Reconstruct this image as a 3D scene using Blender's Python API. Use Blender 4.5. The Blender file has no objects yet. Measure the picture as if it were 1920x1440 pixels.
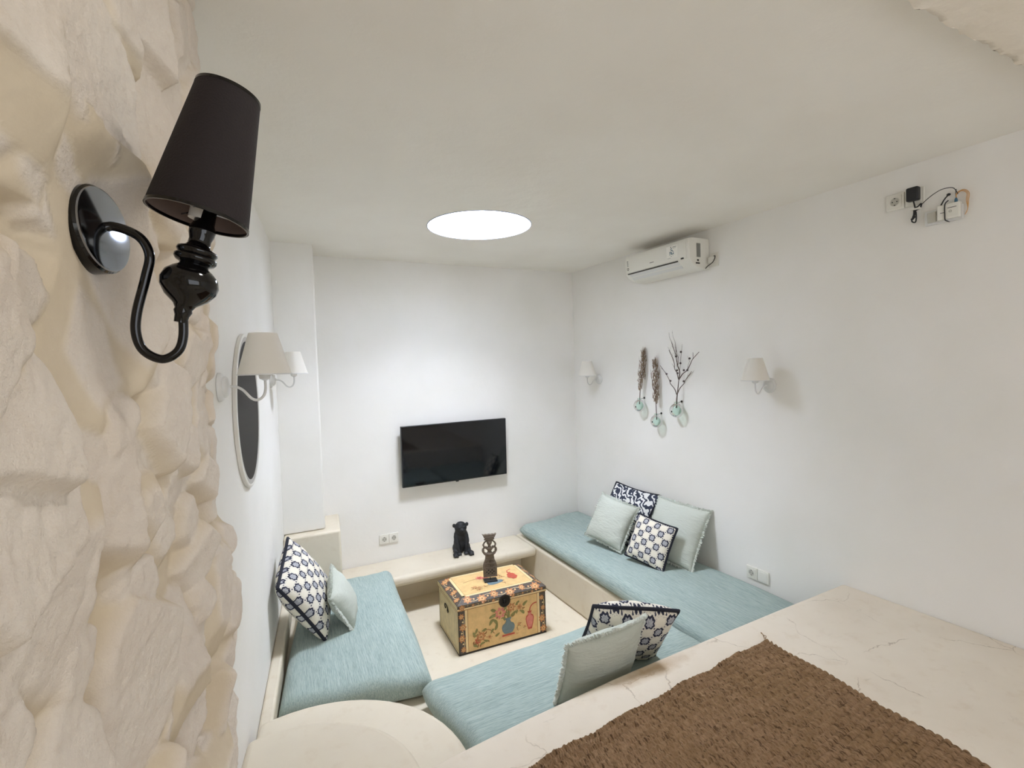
import bpy, bmesh, math, random
import numpy as np
from mathutils import Matrix, Vector
random.seed(7); rng = np.random.default_rng(11)
PI = math.pi
SC = bpy.context.scene
COL = SC.collection
# ------------------------------------------------------------------ camera, world, lights, exposure
# world axes: X along the television wall, Y along the right-hand wall, Z up; origin at the eye
CAMR = Matrix(((0.8905, 0.0450, -0.4527), (-0.4540, 0.0192, -0.8908), (-0.0314, 0.9988, 0.0375)))
cam_d = bpy.data.cameras.new('camera'); cam = bpy.data.objects.new('camera', cam_d); COL.objects.link(cam)
cam.matrix_world = CAMR.to_4x4()
cam_d.sensor_width = 36.0; cam_d.lens = 943.0/1920.0*36.0; cam_d.clip_start = 0.02
SC.camera = cam
SC.view_settings.view_transform = 'Standard'; SC.view_settings.look = 'None'
SC.view_settings.gamma = 1.0; SC.view_settings.use_curve_mapping = False
SC.view_settings.exposure = 0.0
SC.cycles.use_denoising = True
SC.cycles.max_bounces = 12; SC.cycles.diffuse_bounces = 7; SC.cycles.transparent_max_bounces = 16

def s2l(c):
    c = c/255.0
    return c/12.92 if c <= 0.04045 else ((c+0.055)/1.055)**2.4
def rgb(r, g, b): return (s2l(r), s2l(g), s2l(b), 1.0)

W = bpy.data.worlds.new('sky'); SC.world = W; W.use_nodes = True
W.node_tree.nodes['Background'].inputs[0].default_value = rgb(205, 220, 255)
W.node_tree.nodes['Background'].inputs[1].default_value = 1.0

CEIL = 0.866; FLOOR = -1.85; BENCH = -1.54; XR = 2.743; YB = 4.053
SKY_C = (1.275, 2.885); SKY_R = 0.322
def xl(y): return -0.317 + 0.1181*y          # the skewed left wall

def area(name, loc, look, w, h, power, col, shape='RECTANGLE'):
    d = bpy.data.lights.new(name, 'AREA'); d.shape = shape; d.size = w; d.size_y = h
    d.energy = power; d.color = col[:3]
    o = bpy.data.objects.new(name, d); COL.objects.link(o); o.location = loc
    o.rotation_euler = Vector(look).to_track_quat('-Z', 'Y').to_euler()
    return o
area('skylight_daylight', (SKY_C[0], SKY_C[1], CEIL+0.40), (0, 0, -1), 0.56, 0.56, 73.0, (0.85, 0.905, 1.0), 'DISK')
area('rear_fill_light', (1.1, -1.80, 0.02), (0.0, 1, -0.04), 2.2, 1.3, 21.5, (0.99, 1.0, 0.98))  # unseen fill light added behind the camera; no window is known there
area('stone_relief_light', (0.50, 0.60, CEIL-0.06), (0, 0.0, -1), 0.16, 0.16, 3.0, (1.0, 0.97, 0.93), 'DISK')  # unseen light added overhead to bring out the stone relief, no fixture

# ------------------------------------------------------------------ materials
class NT:
    """small helper around a material's node tree"""
    def __init__(s, name):
        m = bpy.data.materials.new(name); m.use_nodes = True; s.m = m; s.t = m.node_tree; s.n = s.t.nodes
        s.b = s.n['Principled BSDF']
    def node(s, kind, **kw):
        n = s.n.new(kind)
        for k, v in kw.items(): setattr(n, k, v)
        return n
    def put(s, sock, v):
        if isinstance(v, X): v = v.s
        if isinstance(v, bpy.types.NodeSocket): s.t.links.new(v, sock)
        else: sock.default_value = v
    def coord(s, which='Object'): return s.node('ShaderNodeTexCoord').outputs[which]
    def mapping(s, vec, scale=(1, 1, 1), rot=(0, 0, 0), loc=(0, 0, 0)):
        n = s.node('ShaderNodeMapping'); s.put(n.inputs['Vector'], vec)
        n.inputs['Scale'].default_value = scale; n.inputs['Rotation'].default_value = rot; n.inputs['Location'].default_value = loc
        return n.outputs[0]
    def noise(s, vec, scale, detail=4, rough=0.55, dist=0.0):
        n = s.node('ShaderNodeTexNoise'); s.put(n.inputs['Vector'], vec)
        n.inputs['Scale'].default_value = scale; n.inputs['Detail'].default_value = detail
        n.inputs['Roughness'].default_value = rough; n.inputs['Distortion'].default_value = dist
        return n.outputs
    def mix(s, f, a, b, mode='MIX'):
        n = s.node('ShaderNodeMix', data_type='RGBA', blend_type=mode)
        s.put(n.inputs[0], f); s.put(n.inputs[6], a); s.put(n.inputs[7], b)
        return n.outputs[2]
    def ramp(s, f, stops):
        n = s.node('ShaderNodeValToRGB'); s.put(n.inputs[0], f); e = n.color_ramp.elements
        while len(e) < len(stops): e.new(0.5)
        for q, (p, c) in zip(e, stops): q.position = p; q.color = c if len(c) == 4 else (*c, 1)
        return n.outputs[0]
    def bump(s, h, strength, dist=0.01, normal=None):
        n = s.node('ShaderNodeBump'); s.put(n.inputs['Height'], h)
        n.inputs['Strength'].default_value = strength; n.inputs['Distance'].default_value = dist
        if normal is not None: s.put(n.inputs['Normal'], normal)
        return n.outputs[0]
    def val(s, v): return X(s, v)
class X:
    """a scalar socket with arithmetic"""
    def __init__(s, nt, v): s.nt = nt; s.s = v
    def op(s, o, *a):
        n = s.nt.node('ShaderNodeMath', operation=o); s.nt.put(n.inputs[0], s.s)
        for i, v in enumerate(a): s.nt.put(n.inputs[i+1], v)
        return X(s.nt, n.outputs[0])
    def __add__(s, o): return s.op('ADD', o)
    def __sub__(s, o): return s.op('SUBTRACT', o)
    def __mul__(s, o): return s.op('MULTIPLY', o)
    def __truediv__(s, o): return s.op('DIVIDE', o)
    def frac(s): return s.op('FRACT')
    def abs(s): return s.op('ABSOLUTE')
    def sin(s): return s.op('SINE')
    def mn(s, o): return s.op('MINIMUM', o)
    def mx(s, o): return s.op('MAXIMUM', o)
    def lt(s, o): return s.op('LESS_THAN', o)
    def gt(s, o): return s.op('GREATER_THAN', o)
    def step(s, a, b):
        n = s.nt.node('ShaderNodeMapRange'); s.nt.put(n.inputs[0], s.s)
        n.inputs[1].default_value = a; n.inputs[2].default_value = b; return X(s.nt, n.outputs[0])

def simple(name, col, rough=0.6, metal=0.0, bump=0.0, bscale=60, var=0.0, spec=None, coat=0.0):
    t = NT(name); o = t.coord()
    f = t.noise(o, bscale, 4)
    c2 = tuple(max(0, x*(1-var)) for x in col[:3])+(1,)
    if var: t.put(t.b.inputs['Base Color'], t.mix(f[0], col, c2))
    else: t.b.inputs['Base Color'].default_value = col
    t.b.inputs['Roughness'].default_value = rough; t.b.inputs['Metallic'].default_value = metal
    if spec is not None: t.b.inputs['Specular IOR Level'].default_value = spec
    if coat: t.b.inputs['Coat Weight'].default_value = coat; t.b.inputs['Coat Roughness'].default_value = 0.05
    if bump: t.put(t.b.inputs['Normal'], t.bump(f[0], bump, 0.002))
    return t.m

def plaster(name, col, col2, bump=0.25, spots=0.0):
    t = NT(name); o = t.coord()
    big = t.noise(o, 1.7, 3, 0.5); med = t.noise(o, 9, 5, 0.6); fine = t.noise(o, 60, 3, 0.6)
    c = t.mix(X(t, big[0]).step(0.35, 0.7), col, col2)
    t.put(t.b.inputs['Base Color'], c); t.b.inputs['Roughness'].default_value = 0.85
    t.b.inputs['Specular IOR Level'].default_value = 0.2
    n1 = t.bump(big[0], bump, 0.04); n2 = t.bump(med[0], bump, 0.008, n1)
    t.put(t.b.inputs['Normal'], t.bump(fine[0], bump*0.5, 0.001, n2))
    return t.m

M = {}
M['wall'] = plaster('white_plaster', rgb(236, 234, 230), rgb(230, 228, 222))
M['ceiling'] = plaster('ceiling_plaster', rgb(238, 235, 228), rgb(233, 229, 221), 0.35)
M['rough'] = plaster('rough_plaster', rgb(236, 228, 216), rgb(226, 216, 200), 1.0)

def cement(name, base, dark, cracks=False, stain=False):
    t = NT(name); o = t.coord()
    big = t.noise(o, 2.2, 4, 0.6); med = t.noise(o, 14, 6, 0.65)
    c = t.mix(X(t, big[0]).step(0.3, 0.75), base, dark)
    c = t.mix((X(t, med[0]).step(0.55, 0.8))*0.35, c, rgb(190, 170, 142))
    if cracks:
        w = t.noise(o, 3.1, 5, 0.6)
        dv = t.node('ShaderNodeVectorMath', operation='MULTIPLY_ADD')
        t.put(dv.inputs[0], w[1]); dv.inputs[1].default_value = (0.28, 0.28, 0.0); t.put(dv.inputs[2], o)
        v = t.node('ShaderNodeTexVoronoi', feature='DISTANCE_TO_EDGE'); t.put(v.inputs['Vector'], dv.outputs[0]); v.inputs['Scale'].default_value = 2.4
        line = X(t, v.outputs['Distance']).step(0.007, 0.0)
        mask = X(t, t.noise(t.mapping(o, loc=(3, 1, 0)), 3.2, 2)[0]).step(0.47, 0.58)
        crack = line*mask
        c = t.mix(crack*0.55, c, rgb(120, 96, 70))
        sm = t.noise(t.mapping(o, (1, 3, 1), (0, 0, 0.4)), 9, 6, 0.7)
        c = t.mix((X(t, sm[0]).step(0.62, 0.74))*(X(t, big[0]).step(0.45, 0.6))*0.35, c, rgb(120, 104, 82))
    if stain:
        sep = t.node('ShaderNodeSeparateXYZ'); t.put(sep.inputs[0], o)
        x = X(t, sep.outputs[0]); y = X(t, sep.outputs[1])
        u = (x-1.335)/0.20; q = (y-1.502-x*0.02+0.0267)/0.045
        r = (u*u+q*q).op('SQRT')+(X(t, med[0])-0.5)*1.4
        c = t.mix((r.step(1.25, 0.2))*0.8, c, rgb(168, 140, 104))
    t.put(t.b.inputs['Base Color'], c); t.b.inputs['Roughness'].default_value = 0.62
    t.b.inputs['Specular IOR Level'].default_value = 0.3
    n1 = t.bump(big[0], 0.3, 0.02)
    t.put(t.b.inputs['Normal'], t.bump(med[0], 0.25, 0.003, n1))
    return t.m
M['cement'] = cement('polished_cement', rgb(217, 208, 190), rgb(208, 198, 179))
M['counter'] = cement('worn_cement', rgb(222, 213, 198), rgb(210, 199, 182), True, True)
M['floor'] = cement('floor_cement', rgb(225, 216, 197), rgb(216, 205, 184))

def stone_mat():
    t = NT('painted_stone'); o = t.coord()
    a = t.node('ShaderNodeAttribute', attribute_name='face'); f = X(t, a.outputs['Fac'])
    big = t.noise(o, 5, 5, 0.6); fine = t.noise(o, 55, 7, 0.72); grit = t.noise(o, 190, 4, 0.7)
    st = t.mix(X(t, big[0]).step(0.35, 0.7), rgb(228, 219, 208), rgb(220, 208, 195))
    st = t.mix((X(t, fine[0]).step(0.52, 0.75))*0.40, st, rgb(212, 196, 176))
    mo = t.mix(X(t, big[0]).step(0.35, 0.7), rgb(211, 198, 177), rgb(199, 184, 160))
    t.put(t.b.inputs['Base Color'], t.mix(f, mo, st)); t.b.inputs['Roughness'].default_value = 0.9
    t.b.inputs['Specular IOR Level'].default_value = 0.15
    n1 = t.bump((X(t, fine[0]))*(f*0.85+0.15), 0.75, 0.006)
    t.put(t.b.inputs['Normal'], t.bump((X(t, grit[0]))*(f*0.8+0.2), 0.6, 0.002, n1))
    return t.m
M['stone'] = stone_mat()

def cushion_mat(name, rot, c1, c2):
    t = NT(name); o = t.coord()
    st = t.noise(t.mapping(t.mapping(o, rot=(0, 0, rot)), (270, 9, 100)), 1.0, 3, 0.7)
    st2 = t.noise(t.mapping(t.mapping(o, rot=(0, 0, rot)), (620, 28, 260)), 1.0, 2, 0.7)
    big = t.noise(o, 4, 3)
    c = t.mix(X(t, st[0]).step(0.36, 0.64), c1, c2)
    c = t.mix((X(t, st2[0]).step(0.4, 0.7))*0.35, c, rgb(194, 206, 202))
    t.put(t.b.inputs['Base Color'], c); t.b.inputs['Roughness'].default_value = 0.95
    t.b.inputs['Specular IOR Level'].default_value = 0.1
    t.b.inputs['Sheen Weight'].default_value = 0.15
    n1 = t.bump(big[0], 0.35, 0.03)
    t.put(t.b.inputs['Normal'], t.bump(st2[0], 0.35, 0.0015, n1))
    return t.m
TEAL = (rgb(126, 145, 141), rgb(162, 176, 170))
M['teal_y'] = cushion_mat('teal_weave_lengthwise', 0.05, *TEAL)
M['teal_x'] = cushion_mat('teal_weave_crosswise', PI/2, *TEAL)

def green_mat():
    t = NT('pale_green_linen'); o = t.coord(); uv = t.coord('UV')
    w = t.noise(t.mapping(uv, (2, 7, 1)), 3.5, 3, 0.55, 0.6); f = t.noise(o, 600, 2)
    t.b.inputs['Base Color'].default_value = rgb(189, 194, 185)
    t.b.inputs['Roughness'].default_value = 0.95; t.b.inputs['Specular IOR Level'].default_value = 0.1
    n1 = t.bump(w[0], 0.30, 0.02)
    t.put(t.b.inputs['Normal'], t.bump(f[0], 0.3, 0.0006, n1))
    return t.m
M['green'] = green_mat()
M['fringe'] = simple('pale_green_fringe', rgb(222, 227, 219), 1.0, bump=1.0, bscale=300, var=0.25)
M['navy'] = simple('navy_cotton', rgb(28, 30, 44), 0.9, bump=0.5, bscale=300, var=0.3)

def ikat_mat(name, n):
    t = NT(name); uv = t.coord('UV')
    nz = t.noise(t.mapping(uv, (1, 1, 1)), 46, 4, 0.6)
    nz2 = t.noise(uv, 110, 2, 0.6)
    sep = t.node('ShaderNodeSeparateXYZ'); t.put(sep.inputs[0], uv)
    jag = (X(t, nz[0])-0.5)
    u = X(t, sep.outputs[0])*n; v = X(t, sep.outputs[1])*n
    def cell(du, dv):
        a = ((u+du).frac()-0.5); b = ((v+dv).frac()-0.5)
        ang = b.op('ARCTAN2', a)
        r = (a*a*a*a+b*b*b*b*0.8).op('SQRT').op('SQRT')*1.12
        scal = (ang*8.0).op('COSINE')*0.022
        return r+scal+jag*0.10, a, b
    r1, a1, b1 = cell(0.0, 0.0); r2, a2, b2 = cell(0.5, 0.5)
    r = r1.mn(r2)
    core = r.lt(0.165); ring = r.lt(0.250)
    # small dots between the medallions
    def dots(du, dv):
        a = ((u+du).frac()-0.5); b = ((v+dv).frac()-0.5)
        return (a*a+b*b).op('SQRT')+jag*0.08
    d = dots(0.25, 0.25).mn(dots(0.75, 0.75)).mn(dots(0.25, 0.75)).mn(dots(0.75, 0.25))
    spot = d.lt(0.036)
    mott = X(t, nz2[0]).step(0.5, 0.7)
    halo = (r.lt(0.34))*(mott)*0.85
    c = t.mix(halo, rgb(226, 220, 206), rgb(120, 124, 140))
    c = t.mix(spot, c, rgb(64, 66, 84))
    c = t.mix(ring, c, rgb(54, 56, 72))
    c = t.mix(core, c, t.mix(X(t, nz[0]).step(0.4, 0.6), rgb(150, 151, 160), rgb(184, 184, 188)))
    t.put(t.b.inputs['Base Color'], c); t.b.inputs['Roughness'].default_value = 0.95
    t.b.inputs['Specular IOR Level'].default_value = 0.1
    t.put(t.b.inputs['Normal'], t.bump(nz2[0], 0.3, 0.001))
    return t.m
M['ikat_small'] = ikat_mat('medallion_cotton_small', 3.3)
M['ikat_big'] = ikat_mat('medallion_cotton_dense', 4.4)
M['ikat_mid'] = ikat_mat('medallion_cotton', 3.8)
def swirl_mat():
    t = NT('swirl_cotton'); uv = t.coord('UV')
    w = t.node('ShaderNodeTexWave', wave_type='BANDS', bands_direction='DIAGONAL'); t.put(w.inputs['Vector'], uv)
    w.inputs['Scale'].default_value = 4.6; w.inputs['Distortion'].default_value = 9.0; w.inputs['Detail'].default_value = 1.0; w.inputs['Detail Scale'].default_value = 1.9
    n = t.noise(uv, 30, 3)
    f = X(t, w.outputs['Fac'])+(X(t, n[0])-0.5)*0.35
    c = t.mix(f.step(0.46, 0.54), rgb(48, 54, 72), rgb(222, 222, 220))
    t.put(t.b.inputs['Base Color'], c); t.b.inputs['Roughness'].default_value = 0.95
    return t.m
M['swirl'] = swirl_mat()

M['black_gloss'] = simple('black_lacquer', rgb(8, 7, 8), 0.10, coat=0.15, spec=0.35)
M['chrome'] = simple('polished_chrome', rgb(150, 156, 166), 0.12, 1.0)
M['black_fabric'] = simple('black_shade_fabric', rgb(31, 23, 24), 0.9, bump=0.4, bscale=420, var=0.15)
M['shade_liner'] = simple('shade_liner', rgb(120, 104, 98), 0.7)
M['white_enamel'] = simple('white_enamel', rgb(214, 214, 212), 0.3)
M['white_plastic'] = simple('white_plastic', rgb(228, 226, 218), 0.35)
M['socket_shadow'] = simple('socket_recess_plastic', rgb(186, 184, 174), 0.4)
M['black_plastic'] = simple('black_plastic', rgb(20, 21, 26), 0.4)
M['dark_slot'] = simple('dark_grille', rgb(60, 58, 54), 0.6)
def shade_mat():
    t = NT('white_linen_shade'); o = t.coord()
    n = t.noise(t.mapping(o, (300, 300, 40)), 1, 2)
    tr = t.node('ShaderNodeBsdfTranslucent'); tr.inputs[0].default_value = rgb(235, 228, 216)
    mx = t.node('ShaderNodeMixShader'); mx.inputs[0].default_value = 0.3
    t.b.inputs['Base Color'].default_value = rgb(240, 238, 232); t.b.inputs['Roughness'].default_value = 0.9
    t.put(t.b.inputs['Normal'], t.bump(n[0], 0.2, 0.0005))
    t.t.links.new(t.b.outputs[0], mx.inputs[1]); t.t.links.new(tr.outputs[0], mx.inputs[2])
    t.t.links.new(mx.outputs[0], t.n['Material Output'].inputs[0])
    return t.m
M['shade_white'] = shade_mat()
M['disc_dark'] = simple('dark_brown_disc', rgb(34, 29, 24), 0.55, var=0.3, bscale=5, spec=0.12)
M['disc_rim'] = simple('grey_rim', rgb(166, 162, 156), 0.4)
M['disc_frame'] = simple('white_frame', rgb(222, 219, 212), 0.5)
M['tv_screen'] = simple('screen_glass', rgb(8, 11, 15), 0.06)
M['tv_bezel'] = simple('tv_bezel', rgb(24, 25, 28), 0.35)
M['dog'] = simple('matte_black_ceramic', rgb(26, 28, 33), 0.6, bump=0.4, bscale=120, var=0.3)
M['carved'] = simple('aged_carved_wood', rgb(132, 118, 104), 0.8, bump=0.9, bscale=110, var=0.7)
M['twig'] = simple('dry_twig', rgb(96, 82, 76), 0.9, bump=0.5, bscale=200, var=0.3)
M['dried'] = simple('dry_seed_heads', rgb(142, 120, 97), 0.95, bump=0.5, bscale=200, var=0.45)
M['berry'] = simple('dark_berry', rgb(66, 54, 56), 0.5)
M['iron'] = simple('aged_iron', rgb(46, 42, 38), 0.5, 0.6, bump=0.5, bscale=150, var=0.4)
def glass_mat():
    t = NT('green_glass')
    tr = t.node('ShaderNodeBsdfTransparent'); tr.inputs[0].default_value = (0.80, 0.925, 0.88, 1)
    gl = t.node('ShaderNodeBsdfGlossy'); gl.inputs['Roughness'].default_value = 0.05
    fr = t.node('ShaderNodeFresnel'); fr.inputs[0].default_value = 1.5
    mx = t.node('ShaderNodeMixShader')
    t.t.links.new(fr.outputs[0], mx.inputs[0]); t.t.links.new(tr.outputs[0], mx.inputs[1]); t.t.links.new(gl.outputs[0], mx.inputs[2])
    t.t.links.new(mx.outputs[0], t.n['Material Output'].inputs[0])
    t.n.remove(t.b)
    return t.m
M['glass'] = glass_mat()
def mat_weave():
    t = NT('woven_seagrass'); o = t.coord()
    f1 = t.noise(t.mapping(o, (240, 40, 60)), 1, 4, 0.7); f2 = t.noise(o, 7, 3); f3 = t.noise(t.mapping(o, (90, 25, 20)), 1, 2)
    a = t.node('ShaderNodeAttribute', attribute_name='hgt')
    c = t.mix(X(t, f1[0]).step(0.3, 0.72), rgb(108, 83, 56), rgb(164, 135, 106))
    c = t.mix(X(t, f2[0]).step(0.4, 0.7)*0.4, c, rgb(124, 98, 64))
    c = t.mix((X(t, f3[0]).step(0.55, 0.75))*0.45, c, rgb(166, 138, 108))
    f4 = t.noise(t.mapping(o, (190, 34, 40), loc=(5, 2, 0)), 1, 3, 0.6)
    c = t.mix((X(t, f4[0]).step(0.54, 0.66))*0.8, c, rgb(62, 42, 24))
    t.put(t.b.inputs['Base Color'], c); t.b.inputs['Roughness'].default_value = 0.9
    t.b.inputs['Specular IOR Level'].default_value = 0.15
    t.put(t.b.inputs['Normal'], t.bump(f1[0], 1.0, 0.003))
    return t.m
M['seagrass'] = mat_weave()

# trunk paints
def paint(name, c, var=0.25, sc=22, rough=0.55):
    t = NT(name); o = t.coord(); n = t.noise(o, sc, 6, 0.7); n2 = t.noise(o, 120, 3, 0.7)
    c2 = tuple(x*(1-var) for x in c[:3])+(1,)
    cc = t.mix(X(t, n[0]).step(0.38, 0.68), c, c2)
    cc = t.mix(X(t, n2[0]).step(0.62, 0.75)*0.35, cc, rgb(120, 86, 50))
    t.put(t.b.inputs['Base Color'], cc); t.b.inputs['Roughness'].default_value = rough
    t.put(t.b.inputs['Normal'], t.bump(n2[0], 0.25, 0.001))
    return t.m
M['p_yellow'] = paint('ochre_panel_paint', rgb(226, 190, 132), 0.22)
M['p_cream'] = paint('faded_cream_paint', rgb(216, 203, 160), 0.25)
M['p_line'] = paint('cream_line_paint', rgb(232, 208, 158), 0.1)
M['p_dark'] = paint('dark_border_paint', rgb(90, 80, 72), 0.5, 60)
M['p_black'] = paint('black_edge_paint', rgb(40, 34, 30), 0.3)
M['p_orange'] = paint('orange_flower_paint', rgb(198, 134, 82), 0.4, 60)
M['p_lorange'] = paint('pale_orange_flower_paint', rgb(222, 176, 122), 0.3, 60)
M['p_red'] = paint('red_vase_paint', rgb(190, 84, 62), 0.2, 40)
M['p_pink'] = paint('pink_flower_paint', rgb(218, 132, 118), 0.2, 40)
M['p_green'] = paint('leaf_green_paint', rgb(138, 134, 78), 0.25, 40)
M['p_blue'] = paint('slate_blue_vase_paint', rgb(112, 132, 140), 0.25, 40)
M['p_brown'] = paint('brown_stem_paint', rgb(150, 104, 58), 0.25, 40)

# ------------------------------------------------------------------ mesh helpers
class MB:
    def __init__(s): s.v = []; s.f = []; s.mi = []; s.uv = None
    def add(s, vs, fs, mi=0, mat=None):
        o = len(s.v)
        if mat is not None: vs = [mat @ Vector(v) for v in vs]
        s.v += [tuple(v) for v in vs]; s.f += [tuple(i+o for i in f) for f in fs]; s.mi += [mi]*len(fs)
        return s
    def box(s, x0, x1, y0, y1, z0, z1, mi=0, mat=None):
        vs = [(x, y, z) for x in (x0, x1) for y in (y0, y1) for z in (z0, z1)]
        return s.add(vs, [(0, 1, 3, 2), (4, 6, 7, 5), (0, 4, 5, 1), (2, 3, 7, 6), (0, 2, 6, 4), (1, 5, 7, 3)], mi, mat)
    def prism(s, poly, z0, z1, mi=0, mat=None):
        n = len(poly); vs = [(x, y, z0) for x, y in poly]+[(x, y, z1) for x, y in poly]
        fs = [tuple(reversed(range(n))), tuple(range(n, 2*n))]+[(i, (i+1) % n, n+(i+1) % n, n+i) for i in range(n)]
        return s.add(vs, fs, mi, mat)
    def lathe(s, prof, n=32, mi=0, mat=None, sx=1, sy=1):
        vs = []; fs = []
        for r, z in prof:
            for k in range(n):
                a = 2*PI*k/n; vs.append((r*math.cos(a)*sx, r*math.sin(a)*sy, z))
        for i in range(len(prof)-1):
            for k in range(n):
                fs.append((i*n+k, i*n+(k+1) % n, (i+1)*n+(k+1) % n, (i+1)*n+k))
        if prof[0][0] > 1e-4: fs.append(tuple(reversed(range(n))))
        if prof[-1][0] > 1e-4: fs.append(tuple(range((len(prof)-1)*n, len(prof)*n)))
        return s.add(vs, fs, mi, mat)
    def shell(s, prof, n=48, mi=0, mat=None):   # open lathe: no caps (profile is a closed loop)
        vs = []; fs = []; m = len(prof)
        for r, z in prof:
            for k in range(n):
                a = 2*PI*k/n; vs.append((r*math.cos(a), r*math.sin(a), z))
        for i in range(m):
            j = (i+1) % m
            for k in range(n): fs.append((i*n+k, i*n+(k+1) % n, j*n+(k+1) % n, j*n+k))
        return s.add(vs, fs, mi, mat)
    def tube(s, pts, rad, n=8, mi=0, mat=None, smooth=0, closed=False):
        P = [Vector(p) for p in pts]
        if smooth: P = spline(P, smooth, closed)
        m = len(P); R = rad if isinstance(rad, (list, tuple)) else [rad]*m
        if len(R) != m: R = [R[min(len(R)-1, int(i*len(R)/m))] if len(R) > 2 else R[0]+(R[-1]-R[0])*i/(m-1) for i in range(m)]
        vs = []; fs = []; up = None
        for i, p in enumerate(P):
            a = P[(i-1) % m] if (closed or i > 0) else P[i]; b = P[(i+1) % m] if (closed or i < m-1) else P[i]
            d = (b-a).normalized() if (b-a).length > 1e-9 else Vector((0, 0, 1))
            if up is None: up = d.orthogonal().normalized()
            up = (up-d*up.dot(d)); up = up.normalized() if up.length > 1e-6 else d.orthogonal().normalized()
            w = d.cross(up)
            for k in range(n):
                t = 2*PI*k/n; vs.append(p+(up*math.cos(t)+w*math.sin(t))*R[i])
        for i in range(m if closed else m-1):
            j = (i+1) % m
            for k in range(n): fs.append((i*n+k, i*n+(k+1) % n, j*n+(k+1) % n, j*n+k))
        if not closed: fs.append(tuple(reversed(range(n)))); fs.append(tuple(range((m-1)*n, m*n)))
        return s.add(vs, fs, mi, mat)
    def ball(s, c, r, mi=0, mat=None, n=10, m=7):
        if not isinstance(r, (tuple, list)): r = (r, r, r)
        vs = [(c[0], c[1], c[2]-r[2])]; fs = []
        for i in range(1, m):
            th = PI*i/m
            for k in range(n):
                a = 2*PI*k/n; vs.append((c[0]+r[0]*math.sin(th)*math.cos(a), c[1]+r[1]*math.sin(th)*math.sin(a), c[2]-r[2]*math.cos(th)))
        vs.append((c[0], c[1], c[2]+r[2])); e = len(vs)-1
        for k in range(n):
            fs.append((0, 1+(k+1) % n, 1+k)); fs.append((e, 1+(m-2)*n+k, 1+(m-2)*n+(k+1) % n))
        for i in range(m-2):
            for k in range(n): fs.append((1+i*n+k, 1+i*n+(k+1) % n, 1+(i+1)*n+(k+1) % n, 1+(i+1)*n+k))
        return s.add(vs, fs, mi, mat)
    def build(s, name, mats, parent=None, smooth=True, bevel=0, seg=3, angle=40, uv=None):
        me = bpy.data.meshes.new(name); me.from_pydata(s.v, [], s.f)
        if not isinstance(mats, (list, tuple)): mats = [mats]
        for m in mats: me.materials.append(m if not isinstance(m, str) else M[m])
        me.polygons.foreach_set('material_index', s.mi)
        if uv is not None:
            l = me.uv_layers.new(name='UVMap'); idx = np.zeros(len(me.loops), np.int32); me.loops.foreach_get('vertex_index', idx)
            l.data.foreach_set('uv', np.asarray(uv, float)[idx].ravel())
        bm = bmesh.new(); bm.from_mesh(me); bmesh.ops.recalc_face_normals(bm, faces=bm.faces); bm.to_mesh(me); bm.free()
        o = bpy.data.objects.new(name, me); COL.objects.link(o)
        if parent is not None: o.parent = parent
        if smooth:
            me.polygons.foreach_set('use_smooth', [True]*len(me.polygons))
            try: me.set_sharp_from_angle(angle=math.radians(angle))
            except Exception: pass
        if bevel:
            b = o.modifiers.new('bevel', 'BEVEL'); b.width = bevel; b.segments = seg; b.limit_method = 'ANGLE'; b.angle_limit = math.radians(35)
            b.harden_normals = False
        return o
def spline(P, k, closed=False):
    out = []; n = len(P)
    rngi = range(n if closed else n-1)
    for i in rngi:
        p0 = P[(i-1) % n] if (closed or i > 0) else P[i]; p1 = P[i]; p2 = P[(i+1) % n]; p3 = P[(i+2) % n] if (closed or i < n-2) else p2
        for j in range(k):
            t = j/k
            out.append(0.5*((2*p1)+(p2-p0)*t+(2*p0-5*p1+4*p2-p3)*t*t+(3*p1-p0-3*p2+p3)*t**3))
    if not closed: out.append(P[-1])
    return out
def tag(o, label=None, cat=None, group=None, kind=None):
    if label: o['label'] = label
    if cat: o['category'] = cat
    if group: o['group'] = group
    if kind: o['kind'] = kind
    return o
def thing(name, label, cat, mat=Matrix(), group=None):
    o = bpy.data.objects.new(name, None); COL.objects.link(o); o.empty_display_size = 0.05
    o.matrix_world = mat if isinstance(mat, Matrix) else Matrix.Translation(mat)
    return tag(o, label, cat, group)
def frame(origin, x, z):
    """matrix with local z along z and local x as close to x as possible"""
    z = Vector(z).normalized(); x = Vector(x); x = (x-z*x.dot(z)).normalized(); y = z.cross(x)
    m = Matrix((x, y, z)).transposed().to_4x4(); m.translation = Vector(origin); return m
def structure(o): o['kind'] = 'structure'; return o

# ------------------------------------------------------------------ the room
YR = -2.0
mb = MB(); mb.box(-0.9, 3.0, YR-0.1, YB+0.15, FLOOR-0.12, FLOOR)
structure(mb.build('floor', 'floor', smooth=False))
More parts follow.
